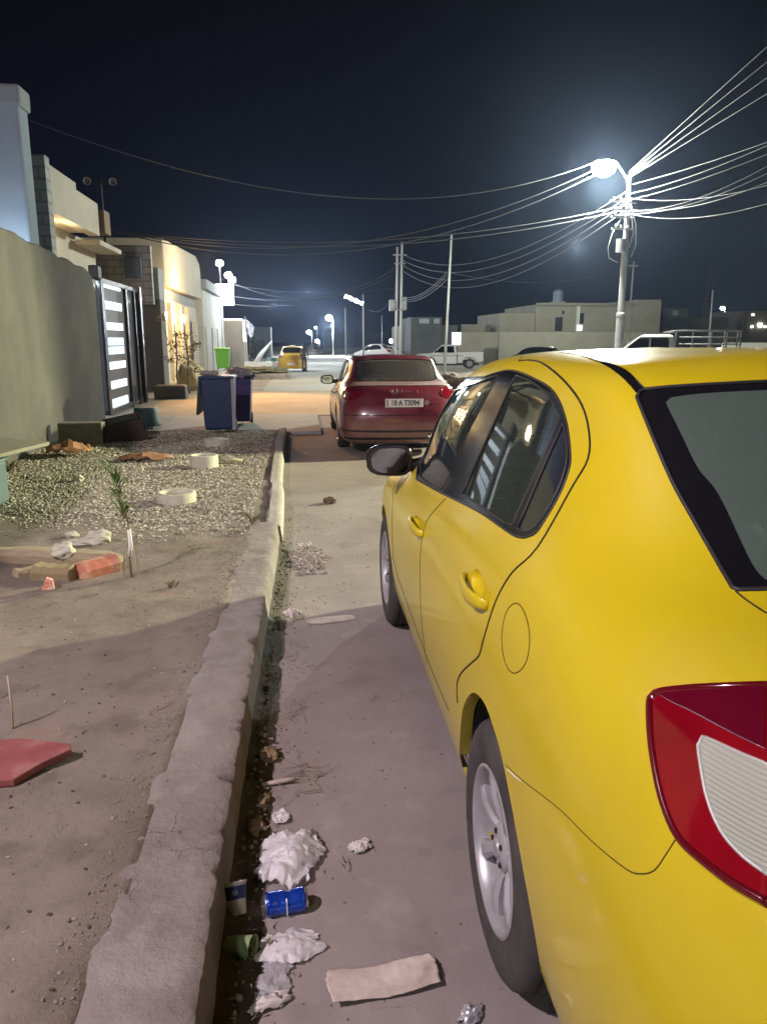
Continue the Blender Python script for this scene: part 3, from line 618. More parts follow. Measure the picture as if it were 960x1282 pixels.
TF = {
    'side_trim': [(5.127,6.959),(5.158,6.944),(5.198,6.921),(5.251,6.896),(5.322,6.871),(5.415,6.854),(5.539,6.846),(5.694,6.844),(5.87,6.842),(6.057,6.833),(6.244,6.808),(6.442,6.762),(6.662,6.694),(6.893,6.61),(7.118,6.52),(7.319,6.439),(7.481,6.377),(7.609,6.327),(7.716,6.286),(7.816,6.249),(7.927,6.209),(8.058,6.162),(8.197,6.114),(8.335,6.067),(8.46,6.025),(8.554,5.992),(9.0,6.45),(9.058,6.505),(9.142,6.581),(9.231,6.68),(9.3,6.8),(9.345,6.946),(9.379,7.116),(9.403,7.303),(9.42,7.5),(9.431,7.717),(9.435,7.953),(9.431,8.188),(9.42,8.4),(9.403,8.587),(9.379,8.759),(9.345,8.914),(9.3,9.05),(9.231,9.167),(9.143,9.266),(9.058,9.344),(9.0,9.4),(7.713,9.452),(7.661,9.476),(7.593,9.51),(7.512,9.549),(7.42,9.589),(7.32,9.625),(7.216,9.662),(7.109,9.702),(6.991,9.741),(6.857,9.77),(6.703,9.784),(6.526,9.781),(6.335,9.766),(6.142,9.743),(5.956,9.713),(5.783,9.679),(5.62,9.645),(5.461,9.611),(5.308,9.572),(5.163,9.523),(5.031,9.462),(4.912,9.387),(4.805,9.303),(4.71,9.212),(4.627,9.118),(4.553,9.022),(4.487,8.917),(4.429,8.804),(4.379,8.691),(4.34,8.588),(4.313,8.502),(4.299,8.437),(4.296,8.387),(4.302,8.344),(4.314,8.299),(4.33,8.245),(4.351,8.182),(4.378,8.112),(4.41,8.039),(4.444,7.964),(4.481,7.888),(4.522,7.81),(4.568,7.727),(4.615,7.642),(4.662,7.56),(4.705,7.483),(4.744,7.411),(4.78,7.342),(4.816,7.277),(4.853,7.216),(4.894,7.16),(4.941,7.109),(4.995,7.062),(5.048,7.021),(5.094,6.986)],
    'front_glass': [(7.4,6.589),(7.471,6.562),(7.577,6.52),(7.705,6.47),(7.839,6.418),(7.96,6.375),(8.069,6.346),(8.178,6.323),(8.282,6.306),(8.374,6.292),(8.445,6.279),(8.95,6.7),(8.995,6.767),(9.059,6.862),(9.127,6.977),(9.18,7.1),(9.214,7.234),(9.239,7.381),(9.257,7.538),(9.27,7.7),(9.28,7.871),(9.286,8.053),(9.284,8.233),(9.27,8.4),(9.235,8.561),(9.185,8.719),(9.135,8.855),(9.1,8.95),(7.613,9.332),(7.587,9.349),(7.552,9.373),(7.51,9.401),(7.463,9.429),(7.413,9.455),(7.352,9.48),(7.279,9.507),(7.207,9.532),(7.145,9.554),(7.102,9.569),(7.108,9.112),(7.124,8.963),(7.15,8.763),(7.182,8.539),(7.215,8.308),(7.243,8.088),(7.269,7.855),(7.296,7.589),(7.322,7.301),(7.344,7.006),(7.356,6.736)],
    'rear_glass_side': [(6.432,9.669),(6.34,9.661),(6.215,9.652),(6.073,9.64),(5.929,9.62),(5.794,9.592),(5.668,9.557),(5.541,9.517),(5.418,9.473),(5.301,9.424),(5.191,9.37),(5.084,9.304),(4.977,9.228),(4.879,9.153),(4.797,9.09),(4.739,9.048),(5.046,8.359),(5.081,8.264),(5.129,8.128),(5.179,7.969),(5.227,7.807),(5.268,7.661),(5.304,7.525),(5.342,7.384),(5.378,7.246),(5.412,7.123),(5.438,7.028),(5.608,6.98),(5.683,6.981),(5.79,6.982),(5.916,6.981),(6.049,6.979),(6.175,6.974),(6.302,6.967),(6.443,6.957),(6.582,6.945),(6.706,6.934),(6.797,6.926),(6.721,7.562),(6.705,7.701),(6.68,7.892),(6.651,8.107),(6.619,8.325),(6.588,8.523),(6.558,8.713),(6.526,8.916),(6.493,9.118),(6.47,9.301),(6.461,9.439)],
    'quarter_glass': [(4.617,8.945),(4.596,8.912),(4.565,8.868),(4.531,8.816),(4.498,8.763),(4.472,8.714),(4.451,8.669),(4.433,8.625),(4.418,8.58),(4.407,8.534),(4.4,8.487),(4.399,8.438),(4.401,8.388),(4.407,8.336),(4.417,8.283),(4.431,8.226),(4.45,8.165),(4.472,8.101),(4.498,8.034),(4.527,7.965),(4.561,7.893),(4.6,7.814),(4.644,7.729),(4.691,7.642),(4.737,7.558),(4.779,7.483),(4.817,7.419),(4.851,7.361),(4.885,7.309),(4.919,7.261),(4.955,7.216),(4.994,7.174),(5.034,7.136),(5.076,7.102),(5.116,7.074),(5.154,7.052),(5.192,7.039),(5.232,7.035),(5.269,7.037),(5.3,7.041),(5.323,7.042),(5.182,7.528),(5.154,7.634),(5.115,7.78),(5.068,7.944),(5.016,8.107),(4.964,8.254),(4.908,8.395),(4.843,8.543),(4.774,8.685),(4.709,8.809),(4.658,8.899)],
    'rear_screen': [(2.442,9.645),(2.436,9.61),(2.431,9.57),(2.423,9.513),(2.412,9.43),(2.396,9.311),(2.377,9.149),(2.354,8.956),(2.328,8.758),(2.302,8.573),(2.276,8.415),(2.25,8.283),(2.224,8.164),(2.198,8.052),(2.175,7.942),(2.154,7.828),(2.137,7.704),(2.122,7.575),(2.112,7.45),(2.108,7.34),(2.107,7.253),(2.108,7.194),(2.108,7.153),(2.109,7.127),(2.108,7.108),(2.069,7.088),(2.047,7.09),(2.016,7.094),(1.981,7.098),(1.946,7.102),(1.917,7.105),(1.893,7.107),(1.87,7.11),(1.85,7.112),(1.821,7.115),(1.4,7.12),(0.7,7.135),(0.0,7.145),(0.0,9.926),(0.5,9.911),(0.932,9.896),(0.987,9.892),(1.067,9.887),(1.161,9.882),(1.259,9.877),(1.35,9.873),(1.434,9.869),(1.519,9.865),(1.604,9.861),(1.688,9.856),(1.77,9.851),(1.852,9.845),(1.933,9.838),(2.013,9.83),(2.088,9.822),(2.156,9.814),(2.208,9.808),(2.247,9.804),(2.275,9.8),(2.3,9.793),(2.326,9.78),(2.355,9.756),(2.382,9.725),(2.406,9.693),(2.427,9.664)],
    'rear_clear': [(0.0,7.312),(1.0,7.292),(1.764,7.232),(1.769,7.249),(1.777,7.269),(1.785,7.3),(1.79,7.351),(1.791,7.431),(1.786,7.558),(1.782,7.727),(1.783,7.912),(1.79,8.086),(1.803,8.225),(1.821,8.321),(1.844,8.389),(1.869,8.444),(1.893,8.5),(1.912,8.57),(1.927,8.662),(1.938,8.766),(1.946,8.876),(1.953,8.984),(1.961,9.083),(1.968,9.17),(1.976,9.251),(1.983,9.325),(1.989,9.39),(1.994,9.447),(1.997,9.49),(1.997,9.519),(1.996,9.552),(1.907,9.638),(1.867,9.645),(1.813,9.655),(1.751,9.666),(1.687,9.676),(1.624,9.685),(1.563,9.692),(1.501,9.697),(1.438,9.702),(1.374,9.706),(1.309,9.71),(1.238,9.712),(1.161,9.714),(1.086,9.715),(1.023,9.717),(0.979,9.718),(0.4,9.748),(0.0,9.758)],
    'roof_strip': [(3.906,10.493),(3.802,10.472),(3.667,10.444),(3.516,10.409),(3.364,10.368),(3.223,10.32),(3.093,10.266),(2.969,10.207),(2.857,10.144),(2.762,10.08),(2.683,10.019),(2.615,9.953),(2.554,9.884),(2.504,9.818),(2.467,9.764),(2.442,9.727),(2.369,9.797),(2.349,9.802),(2.321,9.81),(2.291,9.819),(2.264,9.827),(2.247,9.833),(2.386,10.027),(2.415,10.062),(2.462,10.116),(2.525,10.179),(2.605,10.245),(2.697,10.303),(2.801,10.351),(2.921,10.395),(3.052,10.434),(3.189,10.467),(3.327,10.496),(3.469,10.519),(3.615,10.536),(3.754,10.547),(3.874,10.554),(3.962,10.56)],
    'lamp': [(2.508,4.788),(2.53,4.788),(2.561,4.787),(2.598,4.786),(2.638,4.785),(2.677,4.785),(2.714,4.787),(2.754,4.79),(2.795,4.794),(2.835,4.798),(2.874,4.803),(2.91,4.807),(2.945,4.81),(2.979,4.816),(3.012,4.826),(3.044,4.844),(3.075,4.869),(3.105,4.902),(3.134,4.941),(3.163,4.986),(3.191,5.035),(3.219,5.092),(3.246,5.158),(3.273,5.229),(3.297,5.301),(3.318,5.368),(3.334,5.433),(3.347,5.499),(3.356,5.562),(3.362,5.618),(3.366,5.666),(3.367,5.702),(3.366,5.729),(3.364,5.748),(3.36,5.773),(3.312,5.849),(3.287,5.868),(3.268,5.882),(3.243,5.899),(3.211,5.918),(3.17,5.94),(3.122,5.964),(3.069,5.99),(3.011,6.016),(2.951,6.041),(2.886,6.066),(2.815,6.092),(2.743,6.116),(2.675,6.137),(2.613,6.156),(2.555,6.172),(2.499,6.187),(2.448,6.2),(2.406,6.21),(2.376,6.217),(1.9,6.247),(1.62,6.217),(1.5,5.9),(1.6,5.2),(1.8,4.7),(2.1,4.708)],
    'lamp_clear': [(2.516,4.963),(2.533,4.967),(2.558,4.972),(2.587,4.979),(2.617,4.987),(2.645,4.997),(2.67,5.009),(2.696,5.023),(2.721,5.038),(2.746,5.057),(2.77,5.079),(2.792,5.106),(2.814,5.136),(2.835,5.169),(2.854,5.206),(2.872,5.244),(2.889,5.287),(2.904,5.336),(2.917,5.386),(2.929,5.434),(2.938,5.476),(2.946,5.511),(2.951,5.542),(2.955,5.569),(2.957,5.59),(2.924,5.674),(2.893,5.674),(2.872,5.674),(2.848,5.674),(2.822,5.673),(2.793,5.672),(2.762,5.67),(2.729,5.667),(2.697,5.665),(2.666,5.662),(2.635,5.661),(2.602,5.659),(2.572,5.657),(2.546,5.656),(2.15,5.556),(1.85,5.45),(1.8,5.1),(2.0,4.85),(2.25,4.913)],
    'lamp_top': [(3.297,5.856),(3.277,5.854),(3.251,5.849),(3.22,5.845),(3.186,5.84),(3.148,5.837),(3.107,5.835),(3.062,5.834),(3.015,5.832),(2.969,5.83),(2.925,5.826),(2.885,5.821),(2.847,5.814),(2.81,5.806),(2.771,5.799),(2.731,5.793),(2.685,5.787),(2.634,5.78),(2.585,5.774),(2.544,5.768),(2.516,5.764),(2.387,6.193),(2.417,6.186),(2.458,6.177),(2.508,6.166),(2.564,6.152),(2.62,6.136),(2.682,6.118),(2.751,6.095),(2.823,6.07),(2.894,6.044),(2.956,6.02),(3.011,5.998),(3.063,5.977),(3.108,5.957),(3.146,5.94),(3.174,5.927)],
    'arch_rear_raw': [(6.38,1.408),(6.333,1.619),(6.29,1.841),(6.254,2.05),(6.225,2.231),(6.202,2.374),(6.183,2.483),(6.166,2.575),(6.148,2.66),(6.127,2.746),(6.098,2.837),(6.062,2.942),(6.02,3.053),(5.975,3.162),(5.929,3.26),(5.884,3.339),(5.839,3.399),(5.791,3.448),(5.743,3.485),(5.695,3.511),(5.651,3.529),(5.61,3.536),(5.572,3.534),(5.534,3.524),(5.495,3.506),(5.452,3.482),(5.406,3.457),(5.36,3.429),(5.31,3.392),(5.257,3.342),(5.198,3.27),(5.131,3.172),(5.058,3.052),(4.984,2.92),(4.911,2.786),(4.845,2.659),(4.78,2.528),(4.716,2.384),(4.659,2.239),(4.615,2.107),(4.587,2.007)],
    'fuel': [(5.282,5.527),(5.228,5.565),(5.171,5.568),(5.118,5.541),(5.065,5.484),(5.015,5.403),(4.979,5.305),(4.96,5.186),(4.955,5.052),(4.969,4.927),(5.006,4.807),(5.063,4.689),(5.122,4.599),(5.181,4.545),(5.243,4.519),(5.299,4.528),(5.348,4.579),(5.392,4.668),(5.421,4.777),(5.433,4.909),(5.432,5.06),(5.416,5.202),(5.383,5.33),(5.334,5.445)],
    'gap_rear_door': [(6.934,10.161),(6.867,10.182),(6.777,10.214),(6.665,10.243),(6.527,10.255),(6.387,10.256),(6.241,10.252),(6.049,10.223),(5.796,10.158),(5.496,10.056),(5.196,9.942),(4.921,9.832),(4.684,9.732),(4.483,9.638),(4.305,9.544),(4.156,9.449),(4.038,9.35),(3.952,9.247),(3.89,9.142),(3.848,9.036),(3.821,8.934),(3.803,8.834),(3.795,8.736),(3.805,8.636),(3.842,8.532),(3.902,8.434),(3.981,8.337),(4.081,8.222),(4.201,8.067),(4.347,7.839),(4.512,7.547),(4.681,7.23),(4.847,6.929),(5.006,6.676),(5.154,6.448),(5.285,6.23),(5.393,6.004),(5.471,5.784),(5.528,5.588),(5.574,5.402),(5.613,5.215),(5.648,5.012),(5.68,4.801),(5.709,4.602),(5.735,4.436),(5.754,4.314),(5.764,4.225),(5.775,4.15),(5.794,4.072),(5.824,3.99),(5.86,3.912),(5.902,3.83),(5.948,3.736),(6.003,3.622),(6.067,3.491),(6.131,3.357),(6.185,3.235),(6.224,3.133),(6.254,3.043),(6.276,2.962),(6.291,2.883),(6.295,2.801),(6.29,2.721),(6.281,2.652),(6.276,2.604)],
    'gap_front_door': [(7.177,6.365),(7.216,6.201),(7.271,5.966),(7.331,5.729),(7.383,5.534),(7.423,5.385),(7.458,5.256),(7.489,5.135),(7.515,5.013),(7.535,4.894),(7.551,4.781),(7.561,4.664),(7.568,4.531),(7.573,4.379),(7.576,4.215),(7.577,4.045),(7.577,3.877),(7.574,3.711),(7.567,3.545),(7.558,3.379),(7.55,3.21),(7.542,3.037),(7.534,2.862),(7.522,2.685),(7.505,2.507),(7.475,2.31),(7.441,2.092),(7.417,1.877),(7.411,1.703)],
    'gap_fender': [(9.653,4.919),(9.619,4.837),(9.587,4.721),(9.545,4.57),(9.483,4.385),(9.407,4.151),(9.343,3.881),(9.302,3.611),(9.28,3.367),(9.265,3.137),(9.252,2.909),(9.247,2.707),(9.251,2.56)],
    'gap_sill': [(9.251,2.56),(9.202,2.505),(9.138,2.425),(9.05,2.337),(8.932,2.259),(8.79,2.203),(8.628,2.157),(8.437,2.115),(8.212,2.07),(7.944,2.016),(7.661,1.962),(7.401,1.919),(7.184,1.899),(6.995,1.907),(6.82,1.932),(6.677,1.96),(6.581,1.978)],
    'gap_bumper': [(5.165,3.293),(5.107,3.335),(5.027,3.391),(4.927,3.46),(4.807,3.542),(4.661,3.641),(4.495,3.75),(4.334,3.847),(4.196,3.92),(4.082,3.97),(3.981,4.006),(3.893,4.035),(3.816,4.062),(3.751,4.087),(3.696,4.108),(3.645,4.129),(3.595,4.149),(3.543,4.17),(3.492,4.191),(3.445,4.211),(3.405,4.229),(3.375,4.246),(3.351,4.262),(3.329,4.28),(3.305,4.304),(3.278,4.332),(3.25,4.363),(3.223,4.399),(3.198,4.437),(3.177,4.482),(3.158,4.531),(3.141,4.582),(3.124,4.63),(3.106,4.68),(3.089,4.732),(3.074,4.778),(3.064,4.809)],
    'gap_boot': [(2.104,7.076),(2.096,7.059),(2.085,7.035),(2.071,7.008),(2.056,6.98),(2.036,6.949),(2.013,6.914),(1.992,6.883),(1.978,6.861)],
    'roof_seam': [(6.952,10.85),(6.658,10.827),(6.296,10.802),(5.869,10.764),(5.41,10.706),(4.953,10.641),(4.524,10.589),(4.178,10.548),(3.959,10.522)],
    'roof_edge': [(6.934,10.161),(7.051,10.252),(7.359,10.409),(8.22,10.68)],
    'handle_front': [(8.057,4.564),(7.89,4.57),(7.682,4.577),(7.543,4.58)],
    'handle_rear': [(6.236,4.977),(6.166,4.952),(6.068,4.921),(5.975,4.907),(5.885,4.927),(5.799,4.96),(5.74,4.984)],
    'cup_rear': [(6.077,5.341),(6.036,5.36),(5.987,5.348),(5.943,5.319),(5.906,5.276),(5.873,5.217),(5.858,5.153),(5.865,5.073),(5.89,4.986),(5.923,4.922),(5.968,4.895),(6.022,4.891),(6.068,4.908),(6.103,4.951),(6.129,5.016),(6.141,5.09),(6.132,5.179),(6.109,5.275)],
    'cup_front': [(7.95,4.803),(7.886,4.826),(7.809,4.826),(7.746,4.805),(7.703,4.762),(7.673,4.699),(7.663,4.63),(7.678,4.545),(7.714,4.453),(7.762,4.386),(7.827,4.36),(7.905,4.362),(7.967,4.386),(8.001,4.44),(8.018,4.518),(8.021,4.597),(8.012,4.674),(7.988,4.749)],
    'rib_a': [(2.857,5.896),(2.851,5.863),(2.843,5.817),(2.836,5.785)],
    'rib_b': [(2.686,5.934),(2.707,5.891),(2.735,5.833),(2.753,5.79)],
    'rib_c': [(2.667,5.895),(2.664,5.853),(2.658,5.797),(2.652,5.756)],
    'lamp_crease': [(3.282,5.849),(3.246,5.846),(3.196,5.841),(3.148,5.837),(3.111,5.836),(3.075,5.836),(3.036,5.835),(2.994,5.832),(2.948,5.827),(2.896,5.82),(2.836,5.81),(2.771,5.798),(2.706,5.786),(2.634,5.774),(2.564,5.762),(2.517,5.753)],
    'scrape': [(5.131,3.286),(5.099,3.307),(5.053,3.338),(5.004,3.372),(4.949,3.414),(4.891,3.458),(4.85,3.488)],
}

TF['windscreen'] = [(9.98, 7.5), (9.9, 8.3), (9.9, 9.2), (10.1, 9.75), (11, 9.85), (12.5, 9.9), (14, 9.92), (14, 7.3), (12.5, 7.28), (11, 7.3), (10.3, 7.3)]
TF['arch_rear_raw'] = TF['arch_rear_raw']+[(4.55, 1.5), (4.5, .9), (4.55, 0), (6.45, 0), (6.42, .9)]

M_lampborder = mat('lamp_border', (.10, .003, .008), .15, coat=1); M_glint = mat('glint_pink', (.75, .45, .62), .18, metal=.8)
def lens_material():
    m = mat('lamp_clear_lens', (.62, .66, .60), .10, coat=1)
    n = m.node_tree.nodes; L = m.node_tree.links; b = n['Principled BSDF']
    t = n.new('ShaderNodeTexCoord'); mp = n.new('ShaderNodeMapping'); mp.inputs['Rotation'].default_value = (0, R(90), 0); L.new(t.outputs['Object'], mp.inputs[0])
    w = n.new('ShaderNodeTexWave'); w.inputs['Scale'].default_value = 55; w.wave_type = 'BANDS'; w.bands_direction = 'X'; L.new(mp.outputs[0], w.inputs[0])
    r = n.new('ShaderNodeValToRGB'); r.color_ramp.elements[0].color = (.36, .39, .33, 1); r.color_ramp.elements[1].color = (.44, .48, .40, 1); L.new(w.outputs['Fac'], r.inputs[0]); L.new(r.outputs[0], b.inputs['Base Color'])
    bm = n.new('ShaderNodeBump'); bm.inputs['Distance'].default_value = .0015; L.new(w.outputs['Fac'], bm.inputs['Height']); L.new(bm.outputs[0], b.inputs['Normal'])
    return m
M_lens = lens_material(); M_lensrim = mat('lens_rim', (.45, .47, .44), .3)

taxi = root('taxi', (1.32, .65, 0), 'large yellow sedan filling the right foreground, parked beside the crumbling kerb', 'car')
GP = ('gap_rear_door', 'gap_front_door', 'gap_fender', 'gap_sill', 'gap_bumper', 'gap_boot', 'roof_seam', 'roof_edge')
PT = make_car(taxi, taxi_net(), TF, M_yellow, .1, arch=TF['arch_rear_raw'], gaps=GP, wheel_w=.866)
seats(taxi)
def flap(name, PP, uv, m, parent, h=.0018):
    """slightly proud lid with a dark line round it"""
    b = MB(); c = curve3(PP, uv, .0002); b.tube(c+[c[0]], .0014, 6); return b.build(name, M_gap2, parent, smooth=True)
flap('fuel_lid_gap', PT, TF['fuel'], M_yellow, taxi)
def cup(PP, uv, depth, parent, mir=False):
    a = np.array(uv, float); c = a.mean(0); b = MB(); rings = []
    for k, (f, d) in enumerate(((1, 0), (.93, -.25), (.8, -.65), (.55, -.92), (.25, -1.0))):
        rings.append(curve3(PP, c+(a-c)*f, depth*d, mir))
    n = len(a); vs = [p for r_ in rings for p in r_]+[sum(rings[-1], Vector())/n]
    fs = [(i*n+k, i*n+(k+1) % n, (i+1)*n+(k+1) % n, (i+1)*n+k) for i in range(4) for k in range(n)]+[(4*n+k, 4*n+(k+1) % n, 5*n) for k in range(n)]
    return b.add(vs, fs).build('handle_recess', M_yellow, parent, smooth=True)
def handle(PP, uv, parent, mir=False):
    a = np.array(uv, float); ts = np.linspace(0, 1, 14); idx = np.linspace(0, len(a)-1, 14)
    P = np.stack([np.interp(idx, range(len(a)), a[:, 0]), np.interp(idx, range(len(a)), a[:, 1])], 1)
    vs = []; n = 12
    for t_, p in zip(ts, P):
        o = .004+.026*math.sin(math.pi*min(1, max(0, t_*1.0)))**.55
        c = Vector(curve3(PP, [p], o, mir)[0]); hh = .004+.019*math.sin(math.pi*(.06+.88*t_))**.45
        for k in range(n):
            q = 2*math.pi*k/n; vs.append((c.x+.008*math.cos(q)*(1 if not mir else -1), c.y, c.z+hh*math.sin(q)))
    b = MB().add(vs, [(i*n+k, i*n+(k+1) % n, (i+1)*n+(k+1) % n, (i+1)*n+k) for i in range(13) for k in range(n)]+[tuple(range(n)), tuple(13*n+k for k in range(n))])
    o = b.build('door_handle', M_yellow, parent, smooth=True); return o
for mir in (False, True):
    for k in ('rear', 'front'):
        h = handle(PT, TF['handle_'+k], taxi, mir); q = cup(PT, TF['cup_'+k], .02, h, mir)
def mirror_unit(t, sg, zs=1.0, shell=None, y0=3.02, z0=1.03, x0=.762, sc=.90):
    b = MB(); n = 20; vs = []
    for (dy, hx, hz) in ((-.012, .118, .082), (-.004, .125, .088), (.03, .122, .085), (.075, .10, .068), (.105, .06, .04), (.115, .02, .015)):
        for k in range(n):
            a = 2*math.pi*k/n; ca, sa = math.cos(a), math.sin(a)
            vs.append((sg*(x0+.155*sc)+sc*hx*math.copysign(abs(ca)**.62, ca), y0+dy*sc, z0*zs+.0+sc*hz*math.copysign(abs(sa)**.68, sa)*(1.0-.12*ca*sg)))
    b.add(vs, [(i*n+k, i*n+(k+1) % n, (i+1)*n+(k+1) % n, (i+1)*n+k) for i in range(5) for k in range(n)]+[tuple(5*n+k for k in range(n))])
    sh = b.build('wing_mirror', shell or M_blacktrim, t, smooth=True, flat_angle=50)
    c = MB(); c.add([(v[0], y0-.0125*sc, v[2]) for v in vs[:n]], [tuple(range(n))]); fr = c.build('mirror_bezel', M_dark, sh)
    c = MB(); cx = sg*(x0+.155*sc); c.add([(cx+(v[0]-cx)*.84, y0-.016*sc, z0*zs+(v[2]-z0*zs)*.84) for v in vs[:n]], [tuple(range(n))]); mo = c.build('mirror_glass', M_mirror, sh); [setattr(v, 'co', Matrix.Translation((cx, y0-.03, z0*zs)) @ Matrix.Rotation(sg*R(9), 4, 'Z') @ Matrix.Rotation(R(2), 4, 'X') @ Matrix.Translation((-cx, -(y0-.016*sc), -z0*zs)) @ v.co) for v in mo.data.vertices]
    c = MB(); c.tube([(sg*(x0-.06), y0+.05, z0*zs-.03), (sg*(x0+.0), y0+.045, z0*zs-.035), (sg*(x0+.07), y0+.04, z0*zs-.03)], [.045, .035, .03], 10); c.build('mirror_arm', M_dark, sh, smooth=True)
mirror_unit(taxi, -1); mirror_unit(taxi, 1)
MB().box((0, .86, 1.055), (1.12, .50, .02)).build('parcel_shelf', M_cream, taxi, bevel=.005)
b = MB(); b.tube([Vector((-.38+.17*math.cos(a), 2.72+.06*math.sin(a), .93+.17*math.sin(a))) for a in np.linspace(0, 2*math.pi, 25)], .014, 8)
b.cyl((-.38, 2.74, .93), (-.38, 3.1, .82), .03); b.build('steering_wheel', M_dark, taxi, smooth=True)
MB().box((0, 3.12, .82), (1.35, .42, .24)).build('dashboard', M_dark, taxi, bevel=.05)
# a front and rear lamp set and plates the camera does not see but a step aside would
for sg in (-1, 1):
    b = lofted([((sg*.62, 4.14, .66), .14, .13, 2.4), ((sg*.62, 4.13, .70), .17, .16, 2.6), ((sg*.60, 4.04, .80), .15, .15, 2.6)])
    b.build('headlight', M_lens, taxi, smooth=True)
MB().box((0, -.165, .52), (.52, .02, .11)).build('number_plate', M_white, taxi, bevel=.004)

# ---- the dark red saloon ahead
red = root('parked_car', (1.40, 10.66, 0), 'dark red sedan parked ahead of the yellow one, white number plate 18-A 73094', 'car')
rnet = taxi_net()*np.array([1, 1, .87])
RF = dict(TF)
RF['rear_screen'] = [(0, 7.02), (1.0, 7.02), (1.9, 7.05), (2.35, 7.3), (2.5, 8.0), (2.55, 8.9), (2.5, 9.6), (2.3, 9.85), (1.2, 9.95), (0, 10.0)]
RF['rear_clear'] = [(0, 7.12), (1.0, 7.12), (1.8, 7.15), (2.2, 7.4), (2.36, 8.0), (2.42, 8.9), (2.35, 9.5), (2.15, 9.7), (1.2, 9.8), (0, 9.85)]
RF['lamp'] = [(3.5, 5.75), (3.2, 5.95), (2.6, 6.0), (2.1, 5.95), (1.75, 5.7), (1.55, 5.3), (1.6, 5.0), (1.9, 4.75), (2.4, 4.65), (2.9, 4.75), (3.3, 5.1)]
RF['lamp_clear'] = [(2.3, 5.3), (2.0, 5.45), (1.75, 5.3), (1.8, 5.1), (2.1, 5.0)]
for k in ('roof_strip', 'lamp_top', 'lamp_clear', 'cup_rear', 'cup_front'): RF.pop(k)
M_lampred2 = mat('lamp_red_dull', (.13, .003, .012), .12, coat=1)
PR = make_car(red, rnet, RF, M_red, .14, gaps=('gap_rear_door', 'gap_front_door', 'gap_fender', 'gap_bumper'), wheel_r=.31, wheel_w=.862, lamp_m=M_lampred2, zs=.9)
seats(red, .86)
for o_ in red.children:
    if o_.name.startswith('rear_screen') and 'frit' not in o_.name: o_.data.materials[0] = M_glass3
mirror_unit(red, -1, 1, None, 2.98, .92, .80); mirror_unit(red, 1, 1, None, 2.98, .92, .80)
for k in ('rear', 'front'):
    handle(PR, TF['handle_'+k], red).data.materials[0] = M_chrome
b = MB(); vs = []
for u in np.linspace(-2.7, 2.7, 40):
    for vv in (6.15, 6.5, 6.9): vs.append(curve3(PR, [(abs(u), vv)], .002, u > 0)[0])
b.add(vs, [(i*3+j, i*3+j+1, (i+1)*3+j+1, (i+1)*3+j) for i in range(39) for j in range(2)]); b.build('dusty_boot_top', mat('dusty_maroon', (.20, .13, .14), .6, (.26, .18, .19), 8, coat=.3), red, smooth=True)
# boot shut line, bumper groove, lower black valance, badge marks, plate
def rear_line(PP, vv, u1=2.6, off=.0): return curve3(PP, [(u, vv) for u in np.linspace(u1, 0, 14)], off)+curve3(PP, [(u, vv) for u in np.linspace(0, u1, 14)], off, True)
b = MB(); b.tube(rear_line(PR, 4.35, 1.5), .0035, 6); b.tube(rear_line(PR, 6.05, 2.2), .004, 6); b.tube(rear_line(PR, 3.4, 2.6), .005, 6); b.build('boot_gap', M_gap, red, smooth=True)
b = MB(); vs = []
for u in np.linspace(-2.9, 2.9, 40):
    for vv, o in ((2.15, .004), (1.2, .006), (.6, -.03)):
        p = curve3(PR, [(abs(u), vv)], o, u > 0)[0]; vs.append(p)
b.add(vs, [(i*3+j, i*3+j+1, (i+1)*3+j+1, (i+1)*3+j) for i in range(39) for j in range(2)]); b.build('rear_valance', M_dark, red, smooth=True)
b = MB(); b.cyl((.35, -.19, .30), (.35, .1, .30), .03); b.build('exhaust_pipe', M_chrome, red, smooth=True)
def text(body, size, loc, rot, m, name, parent, ext=.002, sx=1.0, align='CENTER', bold=0.0, shear=0):
    cu = bpy.data.curves.new(name, 'FONT'); cu.body = body; cu.size = size; cu.extrude = ext; cu.align_x = align; cu.align_y = 'CENTER'; cu.offset = bold; cu.shear = shear
    o = bpy.data.objects.new(name, cu); COL.objects.link(o)
    dg = bpy.context.evaluated_depsgraph_get(); me = bpy.data.meshes.new_from_object(o.evaluated_get(dg)); bpy.data.objects.remove(o)
    me.name = name; o = bpy.data.objects.new(name, me); COL.objects.link(o); me.materials.clear(); me.materials.append(m)
    o.location = loc; o.rotation_euler = rot; o.scale = (sx, 1, 1); o.parent = parent; return o
M_plate = mat('plate_white', (.70, .69, .66), .5, (.6, .59, .55), 20); M_ink = mat('plate_ink', (.02, .02, .03), .6)
PY, PZ = -.185, .755
pl = MB().box((0, PY, PZ), (.52, .014, .115), tilt=(-.12, 0)).build('number_plate', M_plate, red, bevel=.003)
text('18·A 73094', .105, (.01, PY-.010, PZ-.002), (R(90)-.12, 0, 0), M_ink, 'plate_number', pl, .001, .80, bold=.0022)
b = MB().box((-.232, PY-.0085, PZ), (.03, .004, .09), tilt=(-.12, 0)).build('plate_strip', mat('plate_grey', (.3, .3, .32), .5), pl)
b = MB(); b.lathe([(.0, 0), (.034, 0), (.034, .008), (.0, .008)], 20, (.315, PY+.01, PZ), 'Y'); b.build('bumper_sticker', mat('sticker_grey', (.22, .2, .22), .6), red)
